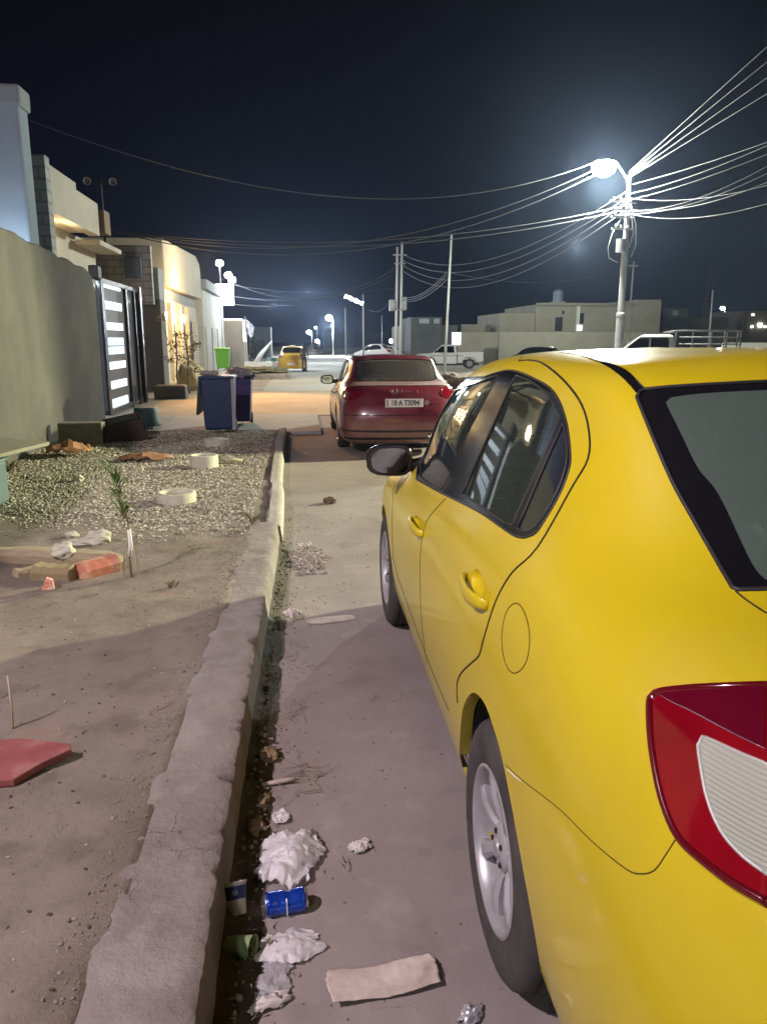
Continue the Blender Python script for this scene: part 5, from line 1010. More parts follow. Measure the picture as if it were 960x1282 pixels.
# ------------------------------------------------------------------ poles, lamps and cables
M_pole = mat('pole_steel', (.34, .35, .35), .55, (.25, .25, .25), 3, metal=.3)
mp = root('utility_pole', (at(774, 435, 28).x, 28, 0), 'tall steel utility pole carrying the big glaring street lamp and many cables', 'pole')
mx, mz = mp.location.x, 7.25
b = MB(); b.tube([(0, 0, -.1), (0, 0, 2.5)], [.16, .15], 14); b.tube([(0, 0, 2.5), (0, 0, 5.1)], [.125, .115], 14); b.tube([(0, 0, 5.1), (0, 0, mz)], [.095, .075], 12)
b.lathe([(.15, 0), (.17, .02), (.17, .1), (.13, .14)], 14, (0, 0, 2.42)); b.build('shaft', M_pole, mp, smooth=True, flat_angle=40)
for z, a, l in ((6.35, .25, 1.1), (6.10, .25, 1.0), (5.85, .2, .9), (5.45, .15, .8)):
    b = MB(); b.box((-.22, -.1, z), (l, .06, .06), rz=a); b.build('crossarm', M_pole, mp)
    for k in (-.45, -.2, .15): b = MB(); b.lathe([(0, .09), (.03, .08), (.045, .04), (.03, .03), (.045, 0), (.02, -.02)], 8, (k*l-.1, -.1+k*l*a, z+.05)); b.build('insulator', M_white, mp, smooth=True)
b = MB(); b.cyl((-.22, -.12, 4.65), (-.22, -.12, 5.10), .17, n=14); b.build('junction_drum', M_steel, mp, smooth=True, flat_angle=40)
b = MB(); b.tube([(-.2, -.1, 5.9), (-.55, -.1, 5.3), (-.68, -.1, 4.8), (-.62, -.1, 4.45), (-.3, -.1, 4.3)], .014, 6); b.tube([(.05, -.1, 6.3), (.3, -.1, 5.6), (.35, -.1, 4.9), (.2, -.1, 4.5)], .014, 6); b.tube([(.1, -.1, 6.0), (.22, -.1, 5.3), (.1, -.1, 4.8)], .012, 6); b.build('loose_wire', M_pole, mp, smooth=True)
b = MB(); b.tube([(.28, -.05, -.1), (.34, -.05, 4.35)], .035, 8); b.box((.34, -.05, 4.2), (.34, .05, .06)); b.build('cable_pipe', M_pole, mp, smooth=True, flat_angle=40)
hx_, hz_ = LAMP_G[0]-mx, LAMP_G[2]
b = MB(); b.tube([(0, 0, mz-.6), (-.1, 0, mz-.1), (hx_*.55, -.0, hz_+.18), (hx_*.8, 0, hz_+.22)], .04, 8); b.build('lamp_arm', M_pole, mp, smooth=True)
b = MB(); b.lathe([(0, .17), (.20, .13), (.34, .04), (.38, -.03), (.36, -.05)], 20, (hx_, 0, hz_+.14)); hd = b.build('lamp_housing', M_steel, mp, smooth=True)
b = MB(); b.lathe([(.36, .06), (.43, -.08), (.36, -.26), (.20, -.38), (0, -.42)], 24, (hx_, 0, hz_+.10)); b.build('lamp_bulb', M_lampb, hd, smooth=True)

tw = root('twin_pole', (at(498, 445, 58).x, 58, terrain(58)), 'pair of pale slim poles close together behind the red car, with transformer boxes', 'pole')
tz = at(500, 303, 58).z-terrain(58)
for dx in (-.17, .17):
    b = MB(); b.tube([(dx, 0, 0), (dx+.10, 0, tz-(.35 if dx < 0 else 0))], [.11, .08], 10); b.build('pole', mat('bright_pole', (.62, .63, .62), .6), tw, smooth=True)
for z, w_ in ((tz-.9, 1.0), (tz-1.5, .8)): b = MB(); b.box((.1, -.1, z), (w_, .08, .08)); b.build('crossarm', M_pole, tw)
b = MB(); b.box((-.45, 0, 4.6), (.42, .4, .8)); b.box((.45, 0, 4.75), (.35, .35, .9)); b.box((0, -.1, 4.3), (1.1, .1, .1)); b.build('transformer_box', M_steel, tw, bevel=.03)
def plain_pole(px, y0, px1, y1, Y, r, label, name='pole'):
    p = at(px1, y1, Y); q = at(px, y0, Y); o = MB().tube([(0, 0, 0), q-p], [r, r*.7], 8).build(name, M_pole, loc=p, smooth=True); return tag(o, label, 'pole')
plain_pole(565, 293, 556, 470, 38, .075, 'thin bare steel pole standing in front of the white pickup')
plain_pole(432, 385, 433, 446, 62, .07, 'short bare pole left of the lit shop sign')
plain_pole(892, 363, 886, 440, 45, .06, 'thin pole behind the pickup with the rack')
plain_pole(478, 395, 478, 440, 110, .06, 'faint thin pole between the shop sign and the twin poles')
ss = root('shop_sign', (at(455, 440, 66).x, 66, -.7), 'lit white shop sign sticking out from the top of a pole', 'sign')
zt_ = at(454, 368, 66).z+.7
b = MB(); b.cyl((0, 0, 0), (0, 0, zt_), .09, .07, 10); b.build('sign_pole', M_pole, ss, smooth=True)
a_ = at(434, 371, 66); c_ = at(453, 379, 66); b = MB()
rr = random.Random(4); W_ = (a_.x-c_.x)
for k in range(6):
    t_ = k/5; x_ = c_.x-ss.location.x-.05+t_*W_; z_ = zt_-.25-.55*(1-t_)-.0; hh = rr.uniform(.22, .42)
    b.box((x_, -.05, z_+.05), (.20, .08, hh)); b.box((x_+.06*(-1)**k, -.05, z_+.05+hh*.3*(-1)**k), (.26, .08, .09))
b.build('lit_letters', emis('sign_letters', (.92, .97, 1.0), 3.0), ss)
b = MB(); b.box(((c_.x+a_.x)/2-ss.location.x, .03, zt_-.47), (abs(W_)+.3, .06, .10), tilt=(0, .34)); b.build('sign_rail', M_steel, ss)
def street_lamp(px, py, Y, label, r_=.35, pw=0):
    p = at(px, py, Y); t = root('street_lamp', (p.x+.5, Y, -.75), label, 'street lamp', 'distant street lamps')
    b = MB(); b.tube([(0, 0, 0), (0, 0, p.z+.75)], [.10, .06], 8); b.tube([(0, 0, p.z+.7), (-.5, 0, p.z+.95)], .04, 6); b.build('post', M_pole, t, smooth=True)
    b = MB(); b.lathe([(0, r_*.8), (r_*.7, r_*.6), (r_, 0), (r_*.7, -r_*.6), (0, -r_*.8)], 14, (-.5, 0, p.z+.75)); b.build('lamp_head', M_lampw, t, smooth=True)
    if pw: lamp('street_light', (p.x, Y-.6, p.z-.8), pw, (.88, .96, 1.0), .3)
street_lamp(412, 398, 110, 'largest of the distant street lamps, up the street left of the shop sign', .46, 3500)
street_lamp(387, 416, 140, 'distant street lamp just above the far taxi', .42)
street_lamp(397, 427, 170, 'low distant street lamp to the right of the far taxi', .42)
street_lamp(395, 410, 240, 'faintest distant street lamp, small dot above the low one', .28)
street_lamp(490, 427, 120, 'distant street lamp just left of the twin poles', .36)
street_lamp(904, 386, 150, 'distant lamp right of the thin pole behind the racked pickup', .40)
lamp('far_street_light', (1.0, 78, 6.0), 1300, (.88, .96, 1.0), .3)

M_cable = mat('cable', (.07, .07, .078), .5)
def cable(p0, p1, sag, label, r=.018, ext=0.0, n=26, grp='overhead cables'):
    p0, p1 = Vector(p0), Vector(p1); pts = []
    for k in range(n+1):
        t = k/n*(1+ext); p = p0.lerp(p1, t) if t <= 1 else p1+(p1-p0)*(t-1); p = p.copy(); p.z -= sag*4*t*(1-t); pts.append(p)
    o = MB().tube([q-p0 for q in pts], r, 6).build('overhead_cable', M_cable, loc=p0, smooth=True); return tag(o, label, 'cable', grp)
C1 = 'overhead_cables'
cable(at(30, 148, 20), at(742, 204, 28), 1.45, 'highest long thin cable sagging from the tall left house to the street lamp', .012)
cable(at(120, 283, 30), at(745, 212, 28), 1.55, 'upper of the two thick cables sagging across the street to the lamp', .022)
cable(at(128, 285, 30), at(750, 216, 28), 1.72, 'lower of the two thick cables sagging across the street to the lamp', .022)
cable(at(150, 290, 30), at(786, 257, 28), .75, 'cable crossing from the cream house to the middle of the utility pole', .018)
cable(at(150, 291, 30), at(786, 262, 28), .83, 'cable crossing just under its twin to the middle of the utility pole', .018)
for k, (ya, yb, s_) in enumerate(((318, 240, 1.5), (325, 248, 1.6), (331, 254, 1.8), (338, 262, 1.9))):
    cable(at(503, ya, 58), at(784, yb, 28), s_, '%s of the four cables running from the twin poles up to the utility pole' % ('topmost', 'second', 'third', 'lowest')[k], .020)
for k, (ya, yb, s_) in enumerate(((332, 355, 1.6), (336, 371, 1.0), (341, 381, .9), (360, 357, .45))):
    cable(at(498, ya, 58), at(293, yb, 53), s_, '%s cable sagging from the twin poles to the white sign corner' % ('topmost', 'second', 'third', 'thin lowest')[k], .022 if k < 3 else .012)
for k, (ya, yb) in enumerate(((372, 338), (374, 342), (376, 347))):
    cable(at(504, ya, 58), at(562, yb, 38), .45, '%s of three cables sagging between the twin poles and the bare pole' % ('top', 'middle', 'bottom')[k], .018)
cable(at(562, 341, 38), at(745, 346, 45), .4, 'faint cable leaving the bare pole to the right', .010)
cable(at(462, 388, 66), at(497, 362, 58), .7, 'short slack cable between the shop sign and the twin poles', .014)
for k, (x0_, y0_, y1_, Y1) in enumerate(((787, 215, 58, 16), (787, 218, 77, 16), (788, 220, 97, 16), (788, 222, 117, 16))):
    cable(at(x0_, y0_, 28), at(960, y1_, Y1), .0, '%s of the four steep cables leaving the street lamp to the upper right' % ('topmost', 'second', 'third', 'lowest')[k], .005, ext=.5)
for k, (x0_, y0_, y1_, s_) in enumerate(((790, 231, 178, .05), (786, 243, 182, .12), (776, 253, 193, .10), (770, 264, 208, .35), (770, 268, 217, .3), (786, 262, 228, .28), (788, 248, 232, .2), (788, 268, 255, .25))):
    cable(at(x0_, y0_, 28), at(960, y1_, 20), s_, '%s cable down of the fan leaving the utility pole to the right' % ('first', 'second', 'third', 'fourth', 'fifth', 'sixth', 'seventh', 'eighth and lowest')[k], .007, ext=.4)

# ------------------------------------------------------------------ buildings and vehicles across the open ground on the right
M_comp = mat('compound_render', (.25, .235, .185), .95, (.30, .285, .23), .5, bump=.01)
M_compw = mat('compound_wall', (.21, .20, .165), .95, (.26, .245, .205), .6, bump=.01)
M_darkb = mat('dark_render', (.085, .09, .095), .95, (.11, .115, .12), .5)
def bld(name, label, x0, x1, yt, Y, dep, m, zb=-.9, cat='building', parent=None, nm='wall'):
    a = at(x0, yt, Y); c = at(x1, yt, Y)
    t = parent or root(name, ((a.x+c.x)/2, Y, zb), label, cat); ox, oy, oz = t.location
    MB().box(((a.x+c.x)/2-ox, Y+dep/2-oy, (a.z-zb)/2+zb-oz), (c.x-a.x, dep, a.z-zb)).build(nm, m, t, bevel=.04); return t
def patchbox(t, x0, x1, y0, y1, Y, m, nm, th=.12):
    a = at(x0, y0, Y); c = at(x1, y1, Y); o = t.location
    return MB().box(((a.x+c.x)/2-o.x, Y-o.y, (a.z+c.z)/2-o.z), (c.x-a.x, th, a.z-c.z)).build(nm, m, t)
M_win = mat('dark_window', (.03, .035, .035), .3)
cb = bld('compound_building', 'long beige flat-roofed compound behind its wall, right of the white pickup', 671, 826, 381, 76, 12, M_comp)
bld('', '', 626, 672, 392, 76.3, 10, M_comp, parent=cb, nm='low_wing'); bld('', '', 796, 828, 375, 75.8, 12.4, M_comp, parent=cb, nm='high_wing')
patchbox(cb, 671, 797, 379, 383, 75.9, M_compw, 'parapet', .3)
patchbox(cb, 695, 703, 397, 414, 75.95, M_win, 'window'); patchbox(cb, 703.5, 706, 389, 393, 75.95, M_win, 'window'); patchbox(cb, 724.5, 730, 392, 405, 75.95, M_win, 'window')
patchbox(cb, 722, 724, 383, 415, 75.9, mat('pipe_white', (.6, .62, .58), .6), 'wall_pipe', .2); patchbox(cb, 722, 728, 407, 414, 75.8, emis('door_glow', (.85, 1.0, .85), .55), 'lit_doorway', .1)
pw_ = bld('compound_wall', 'long low yard wall in front of the beige compound', 625, 831, 416, 70, .3, M_compw, cat='wall')
wt = at(698, 379, 78); t = root('water_tank', (wt.x, 78, wt.z), 'blue grey cylindrical water tank on the compound roof', 'tank')
MB().lathe([(0, 1.22), (.2, 1.2), (.35, 1.05), (.5, 1.0), (.5, 0), (0, 0)], 20, (0, 0, .1)).build('tank', mat('tank_blue', (.16, .20, .26), .6), t, smooth=True, flat_angle=40); MB().box((0, 0, .05), (1.2, 1.2, .1)).build('stand', M_steel, t)
b2 = bld('plain_building', 'low plain render building between the dark block and the beige compound', 577, 626, 406, 80, 8, M_comp); bld('yard_wall', 'dim yard wall behind the white pickup', 571, 625, 416, 72, .3, M_compw, cat='wall')
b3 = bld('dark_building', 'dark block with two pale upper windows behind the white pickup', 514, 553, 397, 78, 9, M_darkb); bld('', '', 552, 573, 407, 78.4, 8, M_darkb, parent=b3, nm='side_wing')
patchbox(b3, 525, 537, 399, 405, 77.95, mat('pale_window', (.30, .34, .36), .4), 'window'); patchbox(b3, 543, 550, 399, 405, 77.95, MATS['pale_window'], 'window')
b4 = bld('plain_building', 'small pale building right behind the twin poles', 500, 515, 408, 84, 7, M_comp)
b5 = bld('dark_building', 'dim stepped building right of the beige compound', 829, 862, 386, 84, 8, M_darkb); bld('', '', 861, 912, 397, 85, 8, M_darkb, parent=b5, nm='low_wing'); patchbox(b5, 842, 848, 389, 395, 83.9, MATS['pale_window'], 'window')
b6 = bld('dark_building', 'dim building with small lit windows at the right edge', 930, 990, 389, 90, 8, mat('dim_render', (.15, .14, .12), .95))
for x_, y_, w_, e_ in ((942, 394, 3, .5), (941, 409, 2.2, 3), (951, 407, 4, 6), (957, 409, 2, 3)): patchbox(b6, x_-w_/2, x_+w_/2, y_-w_/2, y_+w_/2, 89.9, emis('lit_window_%g' % e_, (1, .97, .85), e_), 'lit_window')
b7 = bld('boundary_wall', 'long pale boundary wall at the right edge behind the racked pickup', 906, 1040, 429, 36, .25, mat('pale_wall', (.40, .39, .35), .9), zb=-.4, cat='wall')
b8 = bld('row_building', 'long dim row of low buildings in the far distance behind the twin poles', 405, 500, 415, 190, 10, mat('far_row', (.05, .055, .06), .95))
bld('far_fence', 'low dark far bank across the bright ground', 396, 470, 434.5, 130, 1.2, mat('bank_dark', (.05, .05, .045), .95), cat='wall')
lamp('far_fill_light', (22, 62, 9), 1500, (.95, 1.0, .85), .4)  # added fill light without a fixture, brightens the far buildings
lt = at(885, 385, 170); t = root('lattice_tower', (lt.x, 170, -.7), 'faint slender lattice mast on the skyline at the right', 'tower')
b = MB(); H_ = at(885, 332, 170).z+.7; q = .55
for a, c in ((-q, -q), (q, -q), (q, q), (-q, q)): b.cyl((a*1.6, c*1.6, 0), (a*.5, c*.5, H_), .06, n=6)
for k in range(14):
    z0_, z1_ = H_*k/14, H_*(k+1)/14; f0, f1 = 1.6-1.1*k/14, 1.6-1.1*(k+1)/14
    for (a, c), (d_, e_) in (((-q, -q), (q, -q)), ((q, -q), (q, q)), ((q, q), (-q, q)), ((-q, q), (-q, -q))): b.cyl((a*f0, c*f0, z0_), (d_*f1, e_*f1, z1_), .035, n=5)
b.build('mast', mat('mast_paint', (.25, .12, .12), .6), t)
bb = root('billboard', (at(571, 432, 64).x, 64, -.7), 'small plain white billboard standing above the white pickup', 'sign')
a_ = at(566, 416, 64); c_ = at(577, 432, 64); MB().box((0, 0, (a_.z+c_.z)/2+.7), (c_.x-a_.x, .1, a_.z-c_.z)).build('board', emis('billboard_glow', (.9, .95, 1), .30), bb); MB().cyl((0, .05, 0), (0, .05, c_.z+.7), .06, n=8).build('post', M_steel, bb)  # board is given a faint glow of its own to look white

def pickup(loc, rz, label, rack=False, detail=True, M_white=M_white):
    """nose towards +s (local +Y); about 5.3 m long"""
    t = root('pickup_truck', loc, label, 'pickup truck', rz=rz); W = .90; M_w = M_white
    b = MB(); prof = [(2.62, .48), (2.66, .75), (2.60, .98), (2.30, 1.10), (1.30, 1.17), (1.2, 1.17), (-.60, 1.17), (-.60, .95), (-.60, .38), (.95, .38), (1.0, .60), (1.2, .82), (1.5, .90), (1.85, .82), (2.05, .6), (2.1, .40)]
    b.prism([(y, z) for y, z in prof], -W, W, 'X'); b.build('body', M_w, t, bevel=.05)
    # bed: floor, sides, tailgate (open top)
    bed = MB(); bed.prism([(-.64, .45), (-.64, 1.22), (-2.60, 1.25), (-2.62, .60), (-2.15, .50), (-1.95, .75), (-1.75, .88), (-1.5, .90), (-1.25, .86), (-1.05, .66), (-1.0, .42)], -W, -W+.06, 'X')
    bed.prism([(-.64, .45), (-.64, 1.22), (-2.60, 1.25), (-2.62, .60), (-2.15, .50), (-1.95, .75), (-1.75, .88), (-1.5, .90), (-1.25, .86), (-1.05, .66), (-1.0, .42)], W-.06, W, 'X')
    bed.box((0, -2.59, .92), (1.78, .06, .62)); bed.box((0, -.66, .92), (1.78, .06, .62)); bed.box((0, -1.6, .72), (1.7, 1.9, .05)); bed.build('cargo_bed', M_w, t, bevel=.015)
    cab = MB(); lo = [(-W+.04, -.62, 1.15), (W-.04, -.62, 1.15), (W-.04, 1.32, 1.15), (-W+.04, 1.32, 1.15)]; hi = [(-.70, -.50, 1.76), (.70, -.50, 1.76), (.68, .55, 1.76), (-.68, .55, 1.76)]; top = [(-.60, -.40, 1.81), (.60, -.40, 1.81), (.58, .42, 1.81), (-.58, .42, 1.81)]
    cab.add(lo+hi+top, [(i, (i+1) % 4, 4+(i+1) % 4, 4+i) for i in range(4)]+[(4+i, 4+(i+1) % 4, 8+(i+1) % 4, 8+i) for i in range(4)]+[(8, 9, 10, 11)]); cab.build('cab', M_w, t, bevel=.04)
    for sg in (-1, 1):
        def q(y, z): f = (z-1.15)/.61; return (sg*((W-.04)*(1-f)+.70*f+.012), y, z)
        for poly in ([(-.40, 1.22), (.18, 1.22), (.18, 1.70), (-.36, 1.70)], [(.24, 1.22), (1.10, 1.22), (.58, 1.68), (.24, 1.70)]):
            n = len(poly); b = MB().add([q(*p) for p in poly]+[(q(*p)[0]-sg*.02, p[0], p[1]) for p in poly], [tuple(range(n)), tuple(range(n, 2*n))]+[(i, (i+1) % n, n+(i+1) % n, n+i) for i in range(n)]); b.build('side_window', M_privacy, t)
        b = MB(); b.box((sg*(W+.10), 1.05, 1.30), (.2, .1, .2)); b.build('wing_mirror', M_dark, t, bevel=.03)
        b = MB(); b.box((sg*(W+.004), .2, .98), (.012, 2.6, .05)); b.build('side_stripe', mat('stripe_grey', (.2, .22, .25), .5), t)
        for ws in (-1.58, 1.62): wheel(t, ws, .90, .38, .38, sg, rimr=.23, detail=False)
        MB().box((sg*.68, 2.6, .86), (.34, .14, .18)).build('headlight', M_lens, t, bevel=.04); MB().box((sg*.83, -2.6, 1.0), (.12, .08, .34)).build('tail_lamp', M_lampred, t, bevel=.02)
    b = MB().add([(-.74, 1.22, 1.20), (.74, 1.22, 1.20), (.62, .61, 1.73), (-.62, .61, 1.73)], [(0, 1, 2, 3)])
    for v in range(4): b.v[v] = (b.v[v][0], b.v[v][1]+.06, b.v[v][2]+.03)
    ws_ = b.build('windscreen', M_privacy, t); md = ws_.modifiers.new('s', 'SOLIDIFY'); md.thickness = .01
    MB().box((0, -.60, 1.47), (1.1, .1, .36)).build('rear_window', M_privacy, t, bevel=.02)
    MB().box((0, 2.66, .62), (1.5, .06, .28)).build('grille', M_dark, t, bevel=.02); MB().box((0, 0, .34), (1.3, 4.6, .16)).build('chassis', M_dark, t)
    if rack:
        b = MB()
        for y in (-.58, -1.1, -1.65, -2.1, -2.5):
            b.tube([(-.84, y, 1.2), (-.82, y, 1.72), (-.72, y, 1.92), (.72, y, 1.92), (.82, y, 1.72), (.84, y, 1.2)], .026, 8)
        for x in (-.72, -.3, .3, .72): b.tube([(x, -.2, 1.86), (x, -.58, 1.925), (x, -2.55, 1.925)], .026, 8)
        for x in (-.83, .83):
            for z in (1.5, 1.72): b.tube([(x, -.7, z), (x, -2.55, z)], .022, 8)
        b.build('cargo_rack', mat('rack_grey', (.15, .15, .155), .6), t, smooth=True)
    return t
p = at(567, 461, 58)
pickup((p.x, 60, terrain(60)), R(83), 'white double cab pickup parked side on across the open ground, nose to the left')
p = at(822, 436, 25.5)
pickup((p.x, 25.5, -.05), R(63), 'white pickup with a tubular cargo rack peeking over the yellow roof', rack=True, M_white=mat('dusty_white_paint', (.34, .35, .35), .5, (.42, .43, .43), 3))
p = at(678, 440, 50)
sc_ = small_car('parked_car', (p.x+1.9, 50, -.42), R(75), 'dark car of which only the roof shows over the yellow car beside the utility pole', mat('black_paint', (.012, .012, .014), .35, coat=.6), 1.0)
p = at(463, 440, 78); small_car('parked_car', (p.x+2.6, 80, -.7), R(60), 'pale dusty car parked far behind the red car roof, left of its neighbour', mat('dusty_paint', (.45, .42, .40), .8), 1.18, 'dusty cars behind the red car')
p = at(482, 441, 80); small_car('parked_car', (p.x+2.4, 83, -.7), R(70), 'pale dusty car parked far behind the red car roof, beside the twin poles', MATS['dusty_paint'], 1.05, 'dusty cars behind the red car')
# earth heap behind the red car
M_heap = mat('earth_heap', (.16, .13, .10), .95, (.26, .22, .18), 3, bump=.03, bscale=10)
g = gnd(588, 487, 0); o = blob('earth_heap', (g.x, g.y+.8, .10), 1.1, 1.1, .36, M_heap, 'heap of dumped earth and rubble behind the right side of the red car', 'heap', .55, 6, 2.0, 5)
# the lamps just outside the frame that light the foreground, on their own posts
def near_lamp(x, y, z, label, col):
    t = root('lamp_post', (x+.35, y, 0), label, 'lamp')
    b = MB(); b.tube([(0, 0, 0), (0, 0, z+.35), (-.05, 0, z+.42), (-.35, 0, z+.42)], .04, 10); b.build('post', M_pole, t, smooth=True)
    b = MB(); b.lathe([(0, .12), (.12, .10), (.20, .02), (.21, -.03), (.19, -.03), (.17, .0), (0, .02)], 20, (-.35, 0, z+.34)); b.build('lamp_housing', M_dark, t, smooth=True)
    b = MB(); b.lathe([(0, 0), (.13, 0), (.10, -.05), (0, -.07)], 16, (-.35, 0, z+.32)); b.build('lamp_bulb', emis('near_bulb_'+col, (1, .96, .85), 12), t, smooth=True)
near_lamp(10.8, 12.3, 3.7, 'short lamp post on open ground to the right of the cars', 'a')
near_lamp(-4.1, -.3, 5.6, 'tall lamp post beside the yard wall at the near end', 'b')

# ------------------------------------------------------------------ litter and rubble in the foreground
def gz(px, py, kind='road', lift=0.0):
    z = .01 if kind == 'road' else .15
    for _ in range(4):
        p = gnd(px, py, z); z = road_z(p.x, p.y) if kind == 'road' else soil_z(p.x, p.y)
    return Vector((p.x, p.y, z+lift))
def crumple(name, loc, w, d, hgt, seed, m, label, cat, rz=0.0, n=22, dome=0.0, fr=3.0, ragged=.08, th=.0012, fold=0.0, rnd=.22):
    rr = random.Random(seed); b = MB(); vs = []; FO = []
    for q_ in range(7):
        a0 = q_*.4488+rr.uniform(-.2, .2); l_ = rr.uniform(.25, .9)*max(w, d)/fr*1.6; FO.append((min(1, l_/max(w, d)*.9)*.34, math.cos(a0), math.sin(a0), rr.random(), l_))
    for i in range(n+1):
        for j in range(n+1):
            u, v = i/n-.5, j/n-.5; rx = 1+ragged*2*(noise.noise(Vector((v*2.6, seed, 0)))+.45*noise.noise(Vector((v*11, seed, 3))))*(abs(u)*2); ry = 1+ragged*2*(noise.noise(Vector((u*2.6, seed+5, 0)))+.45*noise.noise(Vector((u*11, seed+5, 3))))*(abs(v)*2)
            sh = 1-rnd*(4*u*u)*(4*v*v)
            x, y = u*w*rx*sh, v*d*ry*sh
            x0_, y0_ = u*w, v*d; wp = .006*noise.noise(Vector((x0_*22, y0_*22, seed))); cr_ = sum(a_*2*abs(((x0_*cx_+y0_*sy_+ph_+wp)/l_) % 1-.5) for a_, cx_, sy_, ph_, l_ in FO)*.55+.7*abs(noise.noise(Vector((x0_*fr*9, y0_*fr*9, seed))))+.3*abs(noise.noise(Vector((x0_*fr*24+wp*30, y0_*fr*24, seed+2))))
            z = hgt*cr_+dome*max(0, (1-(2.0*u)**2)*(1-(2.0*v)**2))+fold*abs(u)*2
            vs.append((x, y, .003+z))
    b.add(vs, [(i*(n+1)+j, i*(n+1)+j+1, (i+1)*(n+1)+j+1, (i+1)*(n+1)+j) for i in range(n) for j in range(n)])
    o = b.build(name, m, loc=loc, smooth=True, flat_angle=22); o.rotation_euler = (0, 0, rz); md = o.modifiers.new('thickness', 'SOLIDIFY'); md.thickness = th
    return tag(o, label, cat)
def translucent(name, col, rough=.4, mixf=.45):
    m = mat(name, col, rough, tuple(c*.82 for c in col), 14, bump=.003, bscale=60); n = m.node_tree.nodes; L = m.node_tree.links; b = n['Principled BSDF']; out = n['Material Output']
    tr = n.new('ShaderNodeBsdfTransparent'); mx = n.new('ShaderNodeMixShader'); mx.inputs[0].default_value = mixf; L.new(tr.outputs[0], mx.inputs[1]); L.new(b.outputs[0], mx.inputs[2]); L.new(mx.outputs[0], out.inputs[0]); return m
M_film = translucent('thin_plastic_film', (.74, .73, .75), .22, .66)
M_paper = mat('dirty_paper', (.50, .45, .40), .85, (.40, .34, .29), 9, bump=.002, bscale=50); layer(M_paper, (.22, .17, .13), 14, .6, .75, amt=.6)
M_tissue = mat('tissue', (.56, .52, .50), .8, (.36, .33, .31), 12, bump=.003, bscale=40)
# white carrier bag in the gutter
p = gz(362, 1092); crumple('plastic_bag', p+Vector((0, .05, .0)), .195, .240, .034, 21, M_film, 'crumpled white plastic bag lying half in the gutter above the blue can', 'plastic bag', -.25, 56, .050, 1.7, .20)
p = gz(352, 1026); crumple('plastic_scrap', p, .06, .07, .025, 4, M_film, 'small torn scrap of white plastic at the top of the white bag', 'scrap', .3, 14)
# drink can
M_can = mat('can_blue', (.012, .045, .42), .22, (.02, .10, .60), 7, metal=.55, coat=.5); M_canm = mat('can_metal', (.62, .64, .68), .25, metal=.9)
def lying(name, loc, rz, label, cat): return root(name, loc, label, cat, None, rz)
p = gz(358, 1143); t = lying('drink_can', p+Vector((0, .01, .029)), R(8), 'crushed blue drink can with silver ends lying on the road', 'can')
b = MB(); vs = []; n = 28; prof = [(-.061, .023), (-.056, .028), (-.052, .032)]+[(-.05+.1*k/16, .033) for k in range(17)]+[(.052, .032), (.056, .028), (.061, .023)]
for h, r_ in prof:
    for k in range(n):
        a = 2*math.pi*k/n; d = 1-(.18*math.exp(-((h-.01)/.012)**2)*max(0, math.cos(a-1.2)) + .12*math.exp(-((h+.02)/.015)**2)*max(0, math.cos(a-2.4)))*1.0
        vs.append((h, r_*d*math.cos(a), r_*d*math.sin(a)))
b.add(vs, [(i*n+k, i*n+(k+1) % n, (i+1)*n+(k+1) % n, (i+1)*n+k) for i in range(len(prof)-1) for k in range(n)]); b.build('can_body', M_can, t, smooth=True)
for sg in (-1, 1):
    b = MB(); b.lathe([(0, sg*.057), (.020, sg*.057), (.0235, sg*.062), (.0265, sg*.062), (.0290, sg*.054)], 28, (0, 0, 0), 'X'); b.build('can_end', M_canm, t, smooth=True)
b = MB(); b.box((.0, -.0335, .004), (.0035, .002, .045)); b.box((.0, -.026, .0222), (.0035, .014, .002), tilt=(.6, 0)); b.build('white_mark', M_white, t)
# paper cup
M_cupw = mat('cup_white', (.62, .60, .58), .6, (.5, .48, .45), 14); M_cupb = mat('cup_blue', (.02, .03, .16), .5, (.05, .07, .26), 60)
p = gz(300, 1150); t = root('paper_cup', p+Vector((-.005, .0, .012)), 'white rimmed paper cup with a dark blue band tipped over in the gutter', 'cup'); t.rotation_euler = (R(-38), R(-4), R(8))
b = MB(); b.lathe([(.0, 0), (.024, 0), (.0245, .005), (.033, .078), (.0355, .080), (.036, .083), (.034, .086), (.0315, .082), (.023, .008), (0, .006)], 36); b.build('cup_body', M_cupw, t, smooth=True, flat_angle=50)
b = MB(); b.lathe([(.0290, .040), (.0332, .074)], 36); b.build('blue_band', M_cupb, t, smooth=True)
b = MB(); b.lathe([(0, 0), (.008, 0)], 16, (0, -.0325, .057), 'Y'); b.build('pale_emblem', mat('emblem_pale', (.3, .35, .55), .6), t)
p = gz(300, 1196); t = root('paper_cup', p+Vector((0, 0, .028)), 'dirty pale green crushed cup lying below the blue banded cup', 'cup'); t.rotation_euler = (R(80), 0, R(70))
b = MB(); b.lathe([(.0, -.04), (.022, -.04), (.026, -.035), (.030, .0), (.033, .04), (.036, .042), (.031, .038), (.024, -.03)], 28)
b.v = [(v[0]*(1+.25*nz(v[2]*30, 1)), v[1]*.8, v[2]) for v in b.v]; b.build('cup_body', mat('cup_green', (.16, .24, .09), .7, (.26, .33, .16), 16), t, smooth=True)
